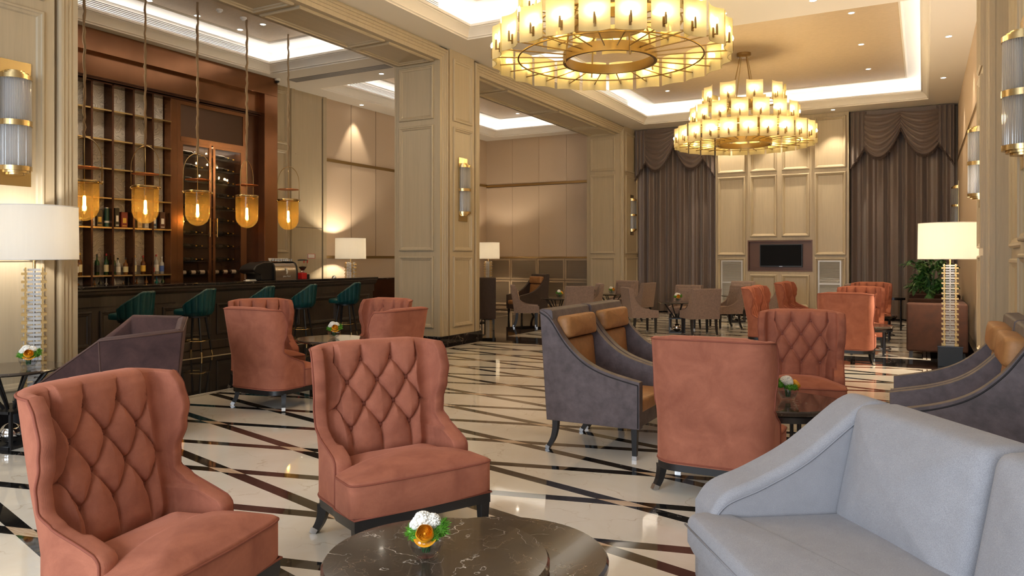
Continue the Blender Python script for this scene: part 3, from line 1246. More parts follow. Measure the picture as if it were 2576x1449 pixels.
    MB().tube([(x * 1.003, y * 1.003 + .0, .378) for x, y in ol if y < -.07], .005, 6).build('seat_piping', CORALP, t, smooth=180)
    # black base rail following the plan
    ol2 = []
    for i in range(41):
        s = -.656 + 1.312 * i / 40
        x, y, nx, ny = plan(s, .2)
        ol2.append((x - nx * .004, y - ny * .004))
    ol2 = [(-.358, -.334)] + [(-.366, -.12)] + ol2[1:-1] + [(.366, -.12)] + [(.358, -.334)]
    MB().prism(ol2, .155, .207).build('base_rail', BLKWOOD, t, smooth=30)
    MB().tube([(x * 1.012, y * 1.012, .212) for x, y in ol2], .0055, 6, closed=True).build('base_piping', CORALP, t, smooth=180)
    for sx_ in (-1, 1):
        m = MB()
        m.prism([(-.026, -.026), (.026, -.026), (.026, .026), (-.026, .026)], 0, .16)
        for i in range(4):
            x, y, z = m.v[i]
            m.v[i] = (x * .72, y * .72, z)
        lg = m.build('leg', BLKWOOD, t, bevel=.003, loc=(sx_ * .33, -.306, 0))
        m = MB().prism([(-.0205, -.0205), (.0205, -.0205), (.0205, .0205), (-.0205, .0205)], 0, .028)
        m.build('foot_cap', STEEL, lg)
        m = MB()
        pth = [(0, 0, .165), (.0, .003, .12), (0, .02, .06), (0, .055, .0)]
        pth = bez(pth, 4)
        m.tube(pth, .03, 4, rads=[.036 - .013 * i / (len(pth) - 1) for i in range(len(pth))])
        lg = m.build('leg', BLKWOOD, t, smooth=40, loc=(sx_ * .325, .155, 0), rot=(0, 0, -sx_ * .75))
        m = MB().tube([(0, .049, .012), (0, .057, -.001)], .0245, 4)
        MB().tube([(0, .042, .030), (0, .0565, .0)], .026, 4, rads=[.0262, .0248]).build('foot_cap', STEEL, lg)
    return t


# ================================================================== sloping arm chair (leather high back and chenille dining versions)
def slope_chair(name, cat, label, group, W, top, body, prof, bot, zb, leg_h, seat, seat_mat, back_mat, headrest, leg_mats, piping=None, backbtn=False, ctrl=None):
    """prof: list of (y,z) from the back top down to the arm front; bot: (y_front,y_back)"""
    t = thing(name, label, cat, group=group)
    yf, yb = bot
    th = .075 if W > .7 else .05
    curve = bez(prof, 8)
    ybt = prof[0][0]
    side = [(yf, zb)] + [(yf, curve[-1][1])] + curve[::-1] + [(yb, zb)]
    for sx_ in (-1, 1):
        x0, x1 = (-W / 2, -W / 2 + th) if sx_ < 0 else (W / 2 - th, W / 2)
        m = MB().prism([(y, z) for y, z in side], x0, x1, 'x')
        o = m.build('side_panel', body, t, bevel=.018 if W > .7 else .012, seg=3)
        if piping:
            m = MB()
            for xx in ((x0 - .001) if sx_ < 0 else (x1 + .001), ):
                m.tube([(xx, y, z - .025) for y, z in curve], .005, 6)
                m.tube([(xx, yf + .012, curve[-1][1] - .025), (xx, yf + .012, zb + .01)], .005, 6)
            m.build('side_piping', piping, t, smooth=180)
    # back slab, leaning
    yt, zt = prof[0]
    n = 10
    poly = [(yb, zb), (yb - .10, zb), (yb - .10, .42), (yt - .10, zt - .015), (yt - .085, zt), (yt - .005, zt + .004), (yt + .01, zt - .01)]
    m = MB().prism(poly, -W / 2 + .015, W / 2 - .015, 'x')
    m.build('back_panel', body, t, bevel=.02, seg=3)
    # seat platform and cushion
    z_s = seat
    MB().box(-W / 2 + th - .01, W / 2 - th + .01, yf + .02, yb - .02, zb, z_s - .10).build('seat_base', body, t, bevel=.008)
    m = MB()
    pillow(m, rpoly([(-W / 2 + th, yb - .1), (-W / 2 + th, yf + .0), (W / 2 - th, yf + .0), (W / 2 - th, yb - .1)], .03), z_s - .11, z_s - .01, .02, .025)
    m.build('seat_cushion', seat_mat, t, smooth=50)
    # inner back cushion
    a = W / 2 - th - .005
    base = Vector((0, yb - .10, z_s))
    topv = Vector((0, yt - .10, zt - .05))
    up = (topv - base)
    L = up.length
    up.normalize()
    nrm = Vector((0, -1, 0)) - up * Vector((0, -1, 0)).dot(up)
    nrm.normalize()
    hr = .19 if headrest else 0

    def slab(l0, l1, thick, nm, mat, wid):
        m = MB()
        pillow(m, rpoly([(-wid, l0), (-wid, l1), (wid, l1), (wid, l0)], .03 if thick < .1 else .05), 0, thick, .018, .03 if thick < .1 else .05)
        q = MB()
        q.add([base + Vector((v[0], 0, 0)) + up * v[1] + nrm * v[2] for v in m.v], m.f)
        return q.build(nm, mat, t, smooth=50)
    slab(-.02, L - hr - .01, .055 if W > .7 else .03, 'back_cushion', back_mat, a if headrest else a - .0)
    if headrest:
        slab(L - hr, L - .01, .105, 'headrest', back_mat, a - .01)
    if backbtn:
        m = MB()
        for i in range(3):
            for j in range(2):
                p = base + up * (L * (.45 + .27 * j)) + nrm * .05 + Vector(((i - 1) * .13, 0, 0))
                m.sphere(p, .011, 8)
        m.build('back_buttons', seat_mat, t, smooth=180)['kind'] = 'stuff'
    wood_, cap = leg_mats
    for sx_ in (-1, 1):
        m = MB()
        m.prism([(-.024, -.024), (.024, -.024), (.024, .024), (-.024, .024)], 0, leg_h)
        for i in range(4):
            x, y, z = m.v[i]
            m.v[i] = (x * .7, y * .7, z)
        lg = m.build('leg', wood_, t, bevel=.003, loc=(sx_ * (W / 2 - .045), yf + .05, 0))
        MB().prism([(-.0185, -.0185), (.0185, -.0185), (.0185, .0185), (-.0185, .0185)], 0, .03).build('foot_cap', cap, lg)
        pth = bez([(0, 0, leg_h + .01), (0, .004, leg_h * .7), (0, .025, leg_h * .35), (0, .075, 0)], 4)
        lg = MB().tube(pth, .03, 4, rads=[.034 - .012 * i / (len(pth) - 1) for i in range(len(pth))]).build('leg', wood_, t, smooth=40, loc=(sx_ * (W / 2 - .05), yb - .06, 0))
        MB().tube([(0, .066, .025), (0, .076, 0)], .024, 4, rads=[.0245, .0232]).build('foot_cap', cap, lg)
    return t


chair_c = wing_chair('coral tufted armchair facing right at the front left corner', 'coral tufted armchairs')


def face(dx, dy):
    """rotation so that local -y looks along (dx,dy)"""
    return math.atan2(dx, -dy)


CORALS = [
    ((-2.68, 1.93), (.979, .203), 'nearest coral tufted armchair, cut off by the left bottom corner'),
    ((-2.57, 3.355), (.901, -.433), 'coral tufted armchair in the middle, behind the cloverleaf marble table'),
    ((-5.85, 5.55), (.0, 1), 'coral armchair seen from behind, left of the round marble table by the bar'),
    ((-6.72, 6.28), (.88, -.47), 'coral armchair against the bar stools, only its tufted top showing over another chair'),
    ((-5.70, 6.98), (-.05, -1), 'coral tufted armchair beyond the round marble table, facing the viewer'),
    ((-4.72, 5.90), (-1, .03), 'coral armchair right of the round marble table, turned to the left'),
    ((-1.165, 4.92), (-.04, 1), 'large coral armchair seen from behind, right of centre'),
    ((-.97, 7.20), (.12, -1), 'coral tufted armchair facing the viewer behind the right marble table'),
    ((-.97, 11.85), (0, 1), 'coral armchair seen from behind in the far group on the right'),
    ((-.93, 14.0), (.04, -1), 'coral tufted armchair facing the viewer in the far group on the right'),
    ((-.92, 16.6), (.0, -1), 'farthest coral tufted armchair facing the viewer, before the right curtain'),
    ((-2.30, 13.1), (1, 0), 'nearer coral armchair of the front pair in profile below the television'),
    ((-2.30, 13.95), (1, 0), 'farther coral armchair of the front pair in profile below the television'),
    ((-2.22, 15.8), (1, 0), 'nearer coral armchair of the rear pair in profile below the television'),
    ((-2.22, 16.65), (1, 0), 'farther coral armchair of the rear pair in profile below the television'),
]
index()
for i, (p, d, lab) in enumerate(CORALS):
    if i:
        dup(chair_c, (p[0], p[1], 0), face(*d), lab, scale=(1.12, 1, 1) if i == 1 else ((1.03, 1, 1) if i == 6 else None))
chair_c.location = (CORALS[0][0][0], CORALS[0][0][1], 0)
chair_c.rotation_euler = (0, 0, face(*CORALS[0][1]))
chair_c['label'] = CORALS[0][2]

HB = dict(W=.77, top=1.10, prof=[(.42, 1.10), (.33, 1.04), (.20, .86), (.05, .725), (-.13, .645), (-.39, .585)], bot=(-.40, .36), zb=.235, leg_h=.24, seat=.46)
lc = slope_chair('leather_armchair', 'armchair', 'x', 'charcoal leather armchairs', body=CHAR, seat_mat=TAN, back_mat=TAN, headrest=True,
                 leg_mats=(BLKWOOD, STEEL), piping=simple('leather_piping', (.022, .018, .02), .8), **HB)
index()
LC = [((-2.23, 5.67), (1, 0), 'charcoal leather armchair with tan cushions, the nearer of the pair in the centre'),
      ((-2.23, 6.46), (1, 0), 'charcoal leather armchair with tan cushions, the farther of the pair in the centre'),
      ((.20, 6.22), (-1, 0), 'charcoal leather armchair at the right edge, the farther of two'),
      ((.20, 5.42), (-1, 0), 'charcoal leather armchair at the right edge, the nearer of two, behind the grey sofa')]
for p, d, lab in LC[1:]:
    dup(lc, (p[0], p[1], 0), face(*d), lab)
lc.location = (LC[0][0][0], LC[0][0][1], 0)
lc.rotation_euler = (0, 0, face(1, 0))
lc['label'] = LC[0][2]
dc = slope_chair('wing_lounge_chair', 'armchair', 'dark brown lounge chair with tan cushions in the far side bay, its front visible', 'dark brown lounge chairs of the side bay', body=CHARD, seat_mat=TAN,
                 back_mat=TAN, headrest=True, leg_mats=(BLKWOOD, BLKWOOD), **HB)
index()
dc.location = (-8.72, 16.7, 0)
dc.rotation_euler = (0, 0, face(-.55, -.84))
dup(dc, (-8.32, 13.65, 0), face(-.5, .86), 'dark lounge chair seen from behind at the edge of the middle pillar')

DN = dict(W=.60, top=.92, prof=[(.30, .92), (.245, .86), (.17, .70), (.07, .57), (-.08, .50), (-.30, .475)], bot=(-.31, .22), zb=.33, leg_h=.335, seat=.475)
tc = slope_chair('dining_chair', 'chair', 'x', 'taupe chenille chairs', body=TAUPE, seat_mat=TAUPE, back_mat=TAUPE, headrest=False, leg_mats=(BLKWOOD, STEEL), backbtn=True, **DN)
index()
DCH = [((-7.62, 14.45), (.88, .5), 'taupe chair in profile left of the leftmost dining table'),
       ((-6.45, 14.65), (-.55, .83), 'taupe chair seen from behind, right of the leftmost dining table'),
       ((-6.75, 16.0), (-.8, -.5), 'taupe chair mostly hidden behind the leftmost dining group'),
       ((-6.78, 18.35), (0, -1), 'taupe chair facing the viewer behind the table at the pillar'),
       ((-5.98, 17.25), (-1, .2), 'taupe chair in profile right of the table at the pillar'),
       ((-4.98, 14.35), (.80, .6), 'taupe chair in profile left of the dining table before the left curtain'),
       ((-3.80, 14.55), (-.62, .78), 'taupe chair seen from behind right of the dining table before the left curtain'),
       ((-4.45, 15.85), (0, -1), 'taupe buttoned chair facing the viewer behind the dining table before the left curtain'),
       ((-3.68, 16.25), (-.8, -.6), 'taupe chair of which only the back top shows behind the middle dining group'),
       ((-4.00, 19.2), (0, -1), 'taupe chair facing the viewer below the left air vent'),
       ((-3.05, 18.25), (-.95, .3), 'taupe chair in profile right of the dining table below the television'),
       ((-1.75, 18.6), (-1, 0), 'taupe chair barely visible behind the farthest coral armchairs')]
for p, d, lab in DCH[1:]:
    dup(tc, (p[0], p[1], 0), face(*d), lab)
tc.location = (DCH[0][0][0], DCH[0][0][1], 0)
tc.rotation_euler = (0, 0, face(*DCH[0][1]))
tc['label'] = DCH[0][2]


# ================================================================== pale grey sofa, front right
def grey_sofa():
    O = (-.858, 3.12)
    dirx = Vector((.575, -.818, 0))    # along the front, towards the viewer
    ang = math.atan2(dirx.y, dirx.x)
    t = thing('sofa', 'pale grey fabric sofa with a sloping arm in the bottom right corner', 'sofa', (O[0], O[1], 0), ang)
    # local x along the front, local y = to the back, which is to the left of dirx
    m = MB().box(.02, 2.3, .02, .98, .08, .30)
    m.build('base', GREY, t, bevel=.02, seg=3)
    m = MB()
    for k in range(1):
        pillow(m, rpoly([(-.03, -.02), (-.03, .14), (.05, .16), (.05, .80), (2.3, .80), (2.3, -.02)], .07, 6), .285, .435, .035, .055, c=(1.1, .38))
    m.build('seat_cushion', GREY, t, smooth=60)
    # far arm: sloping profile in local y-z, width in x
    prof = bez([(.94, .62), (.93, .82), (.85, .885), (.74, .87), (.50, .69), (.30, .585), (.14, .52), (.075, .44)], 6)
    poly = prof + [(.075, .08), (.94, .08)]
    MB().prism(poly, -.17, .05, 'x').build('arm', GREY, t, bevel=.045, seg=5)
    MB().tube([(.052, y, z - .045) for y, z in prof[5:-1]], .004, 6).build('arm_seam', simple('grey_seam', (.28, .28, .31), .8), t, smooth=180)
    MB().tube([(x_, -.022, .385) for x_ in (.0, .5, 1.0, 1.5, 2.2)], .004, 6).build('seat_seam', bpy.data.materials['grey_seam'], t, smooth=180)
    # back rest
    MB().box(-.1, 2.3, .84, 1.0, .08, .84).build('backrest', GREY, t, bevel=.05, seg=5)
    for a, b in ((.045, .80), (.83, 1.58), (1.61, 2.34)):
        m = MB()
        pillow(m, rpoly([(a, .40), (a, .885), (b, .885), (b, .40)], .045), 0, .20, .05, .05)
        q = MB()
        # lay upright: local (x, h, depth) -> (x, y, z), leaning back
        q.add([(v[0], .90 - v[2] - (.885 - v[1]) * .22, v[1]) for v in m.v], [f[::-1] for f in m.f])
        q.build('back_cushion', GREY, t, smooth=60)
    for x_, y_ in ((.1, .1), (.1, .9), (2.2, .1), (2.2, .9)):
        MB().box(x_ - .03, x_ + .03, y_ - .03, y_ + .03, 0, .09).build('leg', BLKWOOD, t)


grey_sofa()


# ================================================================== faceted brown velvet armchair, left
def facet_chair():
    C0 = Vector((-6.1, 4.1, 0))
    t = thing('faceted_armchair', 'purplish brown velvet armchair with folded angular arms behind the front left coral chair', 'armchair', C0)
    top = [(-6.07, 3.28, .47), (-5.62, 3.56, .855), (-5.28, 4.06, .905), (-6.28, 4.88, .925), (-6.88, 4.72, .925), (-6.93, 4.28, .62)]
    cen = Vector((-6.15, 4.15, 0))
    zb = .13
    outT = [Vector(p) for p in top]
    bot = []
    for p in outT:
        d = (cen - Vector((p.x, p.y, 0)))
        bot.append(Vector((p.x, p.y, zb)) + d.normalized() * .13)
    inn, innb = [], []
    for p in outT:
        d = (cen - Vector((p.x, p.y, 0))).normalized()
        inn.append(p + d * .13 + Vector((0, 0, .0)))
        innb.append(Vector((p.x, p.y, .36)) + d * .25)
    names = ['arm', 'arm', 'backrest', 'backrest', 'arm']
    grp = [('arm', [0, 1, 2]), ('backrest', [2, 3]), ('arm', [3, 4, 5])]
    for nm, idx in grp:
        m = MB()
        vs = []
        for i in idx:
            mid = (outT[i] + inn[i]) / 2 + Vector((0, 0, .02))
            vs += [outT[i] - C0, mid - C0, inn[i] - C0, innb[i] - C0, bot[i] - C0]
        fs = []
        for k in range(len(idx) - 1):
            for q in range(5):
                a, b = k * 5 + q, k * 5 + (q + 1) % 5
                fs.append((a, b, b + 5, a + 5))
        fs.append((4, 3, 2, 1, 0))
        L = (len(idx) - 1) * 5
        fs.append((L, L + 1, L + 2, L + 3, L + 4))
        m.add(vs, fs)
        m.build(nm, BROWNV, t, bevel=.014, seg=3)
    MB().tube([p - C0 + Vector((0, 0, .002)) for p in outT], .007, 6).build('piping', simple('brown_piping', (.10, .05, .04), .7), t, smooth=180)
    MB().tube([outT[1] - C0, bot[1] - C0], .005, 6).build('piping', bpy.data.materials['brown_piping'], t, smooth=180)
    sp = [(p.x - C0.x, p.y - C0.y) for p in innb]
    m = MB()
    pillow(m, rpoly(sp, .05), .16, .42, .03, .04)
    m.build('seat_cushion', BROWNV, t, smooth=50)
    for p in (bot[0], bot[2], bot[3], bot[5]):
        q = p - C0
        MB().prism([(q.x * .93 - .02, q.y * .93 - .02), (q.x * .93 + .02, q.y * .93 - .02), (q.x * .93 + .02, q.y * .93 + .02), (q.x * .93 - .02, q.y * .93 + .02)], 0, .14).build('leg', BLKWOOD, t)


facet_chair()


# ================================================================== rust sofas on the right wall
def bench_sofa(y0, L, lab, h=.83):
    t = thing('velvet_sofa', lab, 'sofa', (.22, y0, 0), group='rust velvet sofas along the right wall')
    x0, x1 = -.44, .36
    for a, b in ((0, .16), (L - .16, L)):
        MB().box(x0, x1, a, b, .1, h).build('arm', RUSTV, t, bevel=.03, seg=4)
    MB().box(x1 - .22, x1, .16, L - .16, .1, h).build('backrest', RUSTV, t, bevel=.03, seg=4)
    m = MB()
    pillow(m, rpoly([(x0 + .02, .165), (x0 + .02, L - .165), (x1 - .22, L - .165), (x1 - .22, .165)], .04), .2, .43, .03, .04)
    m.build('seat_cushion', RUSTV, t, smooth=50)
    for x_, y_ in ((x0 + .06, .06), (x1 - .06, .06), (x0 + .06, L - .06), (x1 - .06, L - .06)):
        MB().box(x_ - .025, x_ + .025, y_ - .025, y_ + .025, 0, .105).build('leg', BLKWOOD, t)


bench_sofa(12.8, 1.55, 'rust velvet sofa beside the tall lit lamp, nearest along the right wall')
bench_sofa(15.35, 1.55, 'rust brown velvet sofa behind the plant, second along the right wall', .86)
bench_sofa(17.0, 1.55, 'farthest rust brown velvet sofa along the right wall, before the curtain', .89)


# ================================================================== tables
def round_table(label, r=.38, h=.62):
    t = thing('round_table', label, 'table', group='round marble tables on crossed black legs')
    MB().lathe([(r - .03, h - .03), (r - .004, h - .018), (r, h - .010), (r - .006, h)], 48).build('marble_top', EMPER, t, smooth=30)
    m = MB()
    s, z1 = .15, .30
    b = .011
    for x, y in ((-s, -s), (s, -s), (s, s), (-s, s)):
        m.box(x - b, x + b, y - b, y + b, 0, z1)
    for z in (.0, z1 - 2 * b):
        m.box(-s, s, -s - b, -s + b, z, z + 2 * b).box(-s, s, s - b, s + b, z, z + 2 * b).box(-s - b, -s + b, -s, s, z, z + 2 * b).box(s - b, s + b, -s, s, z, z + 2 * b)
    m.box(-s, s, -s, s, z1 - b, z1)
    m.box(-s, s, -s, s, 0, .012)
    m.build('base_cage', BLKWOOD, t)
    for k in range(8):
        a = PI / 8 + k * PI / 4
        m = MB().tube([(.05 * math.cos(a), .05 * math.sin(a), z1 - .005), (r * .72 * math.cos(a), r * .72 * math.sin(a), h - .03)], .011, 6)
        m.build('strut', BLKWOOD, t, smooth=40)
    MB().sphere((0, 0, .095), .083, 24).build('chrome_ball', CHROME, t, smooth=180)
    return t


rt = round_table('x')
index()
RT = [(-5.72, 6.28, 'round marble table among the four coral chairs by the bar'), (-6.44, 3.35, 'round marble table at the left edge below the floor lamp'),
      (-7.15, 15.15, 'leftmost dining table of the far group, past the pillar edge'), (-6.8, 17.5, 'dining table standing closest to the rear pillar'),
      (-4.38, 14.95, 'dining table with a chrome ball in its base, before the left curtain'), (-3.85, 18.15, 'dining table below the television'),
      (-9.1, 14.9, 'small table with a white flower in the far side bay')]
for x, y, lab in RT[1:]:
    dup(rt, (x, y, 0), .3, lab)
rt.location = (RT[0][0], RT[0][1], 0)
rt['label'] = RT[0][2]


def disc_table(name, label, lobes, loc, rz=0, top=None):
    t = thing(name, label, 'coffee table', (loc[0], loc[1], 0), rz)
    for k, (x, y, r, h) in enumerate(lobes):
        MB().lathe([(r - .03, h - .042), (r - .006, h - .036), (r, h - .028), (r, h - .010), (r - .008, h)], 64, (x, y, 0)).build('table_top' if top else 'marble_top', top or EMPER, t, smooth=35)
        MB().lathe([(r - .05, h - .085), (r - .02, h - .085), (r - .02, h - .045), (r - .05, h - .045)], 64, (x, y, 0), caps=False).build('apron_ring', GOLD if False else STEELD, t, smooth=40)
        for q in range(4):
            a = PI / 4 + q * PI / 2 + k
            px_, py_ = x + (r - .045) * math.cos(a), y + (r - .045) * math.sin(a)
            MB().tube([(px_, py_, 0), (px_, py_, h - .05)], .016, 8).build('leg', STEELD, t, smooth=60)
        MB().tube([(x + (r - .045) * math.cos(a_ * PI / 20), y + (r - .045) * math.sin(a_ * PI / 20), .10) for a_ in range(40)], .010, 6, closed=True).build('lower_ring', STEELD, t, smooth=180)
    return t


STEELD = simple('dark_steel', (.10, .10, .11), .25, .9)
disc_table('cloverleaf_table', 'dark marble cloverleaf coffee table in the foreground, with flowers on it', [(0, 0, .395, .46), (.12, .22, .405, .415)], (-1.49, 2.17))
disc_table('cloverleaf_table', 'dark marble coffee table between the two coral chairs on the right', [(0, 0, .43, .46), (.08, .25, .40, .415)], (-.93, 5.76))
disc_table('cloverleaf_table', 'small marble coffee table in the far group on the right, behind a coral chair', [(0, 0, .36, .46)], (-.75, 12.95))
disc_table('cloverleaf_table', 'farthest small marble coffee table on the right', [(0, 0, .34, .46)], (-.75, 15.3))
disc_table('glass_side_table', 'small pale glass topped side table in front of the right curtain', [(0, 0, .25, .72)], (-.55, 17.6), 0, CLEAR)


# ================================================================== flower bowls
def flowers(label):
    t = thing('flower_bowl', label, 'flowers', group='flower bowls on the tables')
    MB().lathe([(.022, .004), (.034, .0), (.040, .004), (.052, .025), (.062, .052), (.060, .074), (.050, .088), (.047, .088), (.056, .073), (.058, .052), (.048, .027), (.036, .010)], 32).build('glass_bowl', CLEAR, t, smooth=180)
    MB().lathe([(.030, .012), (.046, .028), (.055, .050)], 24).build('water', thin_glass('water_tint', (.84, .86, .90), .04) if 'water_tint' not in bpy.data.materials else bpy.data.materials['water_tint'], t, smooth=60)
    rnd = random.Random(4)
    m = MB()
    for k in range(9):
        a = k * .7
        m.tube([(.012 * math.cos(a), .012 * math.sin(a), .022), (.016 * math.cos(a + .5), .016 * math.sin(a + .5), .055), (.03 * math.cos(a), .03 * math.sin(a), .095)], .0028, 5)
    m.build('stems', STEM, t)['kind'] = 'stuff'

    def tuft(c, r, n, w, mb):
        for k in range(n):
            z = rnd.uniform(-.35, 1)
            a = rnd.uniform(0, 2 * PI)
            q = math.sqrt(1 - z * z)
            d = Vector((q * math.cos(a), q * math.sin(a), z))
            s = d.cross(Vector((.3, .5, .8))).normalized() * w
            b = Vector(c) + d * r * .35
            e = Vector(c) + d * r * rnd.uniform(.85, 1.1)
            s2 = d.cross(s).normalized() * w
            mb.add([b - s, b + s * .6 + s2, b + s * .6 - s2, e], [(0, 1, 3), (1, 2, 3), (2, 0, 3)])
    m = MB()
    for c, r in (((-.045, .0, .088), .036), ((-.035, -.030, .082), .028), ((.05, .005, .092), .038), ((.058, .02, .108), .030), ((.032, -.034, .084), .030), ((0, .045, .095), .035)):
        m.sphere(c, r * .6, 8)
        tuft(c, r, 90, .0028, m)
    m.build('green_foliage', MOSS, t)
    m = MB()
    for c, r in (((-.012, .008, .122), .040), ((.020, .012, .120), .034), ((-.034, .0, .112), .026)):
        m.sphere(c, r * .8, 12)
        for k in range(150):
            z = rnd.uniform(-.2, 1)
            a = rnd.uniform(0, 2 * PI)
            q = math.sqrt(1 - z * z)
            m.sphere((c[0] + r * .82 * q * math.cos(a), c[1] + r * .82 * q * math.sin(a), c[2] + r * .82 * z), r * .15, 5, (1, 1, .7))
    m.build('white_blossom', PETALW, t, smooth=180)
    # ranunculus: nested petal shells, leaning to the viewer
    m = MB()
    C = Vector((.004, -.046, .098))
    ax = Vector((.05, -.82, .57)).normalized()
    e1 = ax.cross(Vector((0, 0, 1))).normalized()
    e2 = e1.cross(ax)
    for k in range(7):
        r = .006 + .0042 * k
        n = 3 if k < 3 else 5
        for p in range(n):
            a0 = p * 2 * PI / n + k * .9

            def pet(u, v, r=r, a0=a0, k=k, n=n):
                a = a0 + (u - .5) * 2 * PI / n * 1.5
                q = v * PI * .62
                rr = r * math.sin(q + .15) * (1 + .04 * math.sin(u * 9))
                hh_ = -r * math.cos(q) * .75 + .002 * k
                return C + e1 * rr * math.cos(a) + e2 * rr * math.sin(a) + ax * (hh_ + (u - .5) ** 2 * -.004)
            m.grid(pet, 7, 7)
    m.sphere(C + ax * .006, .005, 8)
    for p in range(3):
        a = -PI / 2 + (p - 1) * .8

        def low(u, v, a=a):
            b = a + (u - .5) * .8
            rr = .026 + .016 * v
            return C + e1 * rr * math.cos(b) + e2 * rr * math.sin(b) + ax * (-.012 + .006 * v)
        m.grid(low, 6, 4)
    m.build('yellow_blossom', PETALY, t, smooth=180)
    return t


fb = flowers('glass bowl of white and orange flowers on the foreground cloverleaf table')
index()
FB = [(-1.515, 2.14, .46, A0 * .9, ''), (-.87, 5.80, .46, 2.0, 'glass bowl of white and yellow flowers on the right coffee table'), (-6.32, 3.42, .62, 1.0, 'glass bowl of orange and white flowers at the left edge'),
      (-5.72, 6.33, .62, .8, 'flower bowl on the round marble table by the bar'), (-7.13, 15.2, .62, 2.0, 'flower bowl on the leftmost dining table'),
      (-6.8, 17.55, .62, 1.2, 'flower bowl on the dining table closest to the rear pillar'), (-4.38, 15.0, .62, .4, 'flower bowl on the dining table before the left curtain'),
      (-3.85, 18.2, .62, 2.4, 'flower bowl on the dining table below the television'), (-9.1, 14.9, .62, 1.4, 'flower bowl on the small table in the far side bay')]
for x, y, z, rz, lab in FB[1:]:
    dup(fb, (x, y, z), rz, lab, scale=(1.15, 1.15, 1.15))
fb.location = FB[0][:3]
fb.rotation_euler = (0, 0, FB[0][3])
fb.scale = (1.0, 1.0, 1.0)


# ================================================================== lamps
LB = simple('lamp_brass', (.60, .40, .16), .35, .7)
ACR = simple('pale_acrylic', (.80, .80, .80), .15, trans=.3)


def floor_lamp(x, y, lab, rz, sr=.34, sh=.46, e=42, cw=1.0, lc=(1, .86, .66)):
    t = thing('floor_lamp', lab, 'lamp', (x, y, 0), rz)
    MB().box(-.15, .15, -.15, .15, 0, .27).build('base', BLACKP, t, bevel=.004)
    MB().box(-.155, .155, -.155, .155, .27, .285).build('base_cap', STEELD, t)
    m1, m2 = MB(), MB()
    n = 32
    o_, i0, i1, c_ = .112 * cw, .066 * cw, .086 * cw, .058 * cw
    for k in range(n):
        z = .29 + k * .0355
        if k % 2 == 0:
            m1.box(-o_, o_, -i1, -i0, z, z + .02).box(-o_, o_, i0, i1, z, z + .02)
            m2.box(-c_, c_, -i1 - .006, -i0 + .002, z - .001, z + .021).box(-c_, c_, i0 - .002, i1 + .006, z - .001, z + .021)
        else:
            m1.box(-i1, -i0, -o_, o_, z, z + .02).box(i0, i1, -o_, o_, z, z + .02)
            m2.box(-i1 - .006, -i0 + .002, -c_, c_, z - .001, z + .021).box(i0 - .002, i1 + .006, -c_, c_, z - .001, z + .021)
            m2.box(-c_, c_, -i1 * .8, -i1 * .7, z, z + .02)
    for a in (-.075 * cw, .075 * cw):
        for b in (-.075 * cw, .075 * cw):
            m1.box(a - .006, a + .006, b - .006, b + .006, .285, 1.42)
    m1.build('slatted_column', LB, t)
    m2.build('acrylic_slats', ACR, t)
    MB().tube([(0, 0, 1.40), (0, 0, 1.62)], .012, 10).build('pole', BRASS, t, smooth=60)
    MB().tube([(0, 0, .29), (0, 0, 1.4)], .010, 8).build('inner_rod', STEEL, t, smooth=60)
    z0 = 1.49
    m = MB()
    m.lathe([(sr, z0), (sr * .985, z0 + sh)], 48, caps=False)
    m.lathe([(sr * .985 - .004, z0 + sh), (sr - .004, z0)], 48, caps=False)
    sh_ = m.build('lamp_shade', SHADE, t, smooth=180)
    m = MB()
    for zz, rr in ((z0, sr), (z0 + sh, sr * .985)):
        MB().tube([(rr * math.cos(a * PI / 24), rr * math.sin(a * PI / 24), zz) for a in range(48)], .004, 6, closed=True).build('shade_rim', WHITE, sh_, smooth=180)
    MB().tube([(0, 0, 1.60), (0, 0, z0 + sh * .4)], .018, 8).build('socket', BRASS, t)
    MB().sphere((0, 0, z0 + sh * .52), .035, 14).build('bulb', BULB, t, smooth=180)
    o = light('lamp_glow', 'POINT', (0, 0, z0 + sh * .52), e, lc, radius=.05)
    o.parent = t
    return t


floor_lamp(-6.86, 3.76, 'tall slatted floor lamp with a white drum shade at the left edge', R_(61), .345, .465, 30, .85, (1, .95, .88))
floor_lamp(.33, 12.12, 'tall slatted floor lamp with a lit drum shade on the right', 0.0, .40, .50, 330, .92)
floor_lamp(-11.35, 13.1, 'slatted lamp with a lit drum shade behind the end of the bar', .3, .345, .465, 130)
floor_lamp(-11.1, 18.8, 'slatted lamp with a lit drum shade in the far side bay, left corner', .3, .33, .47, 100)


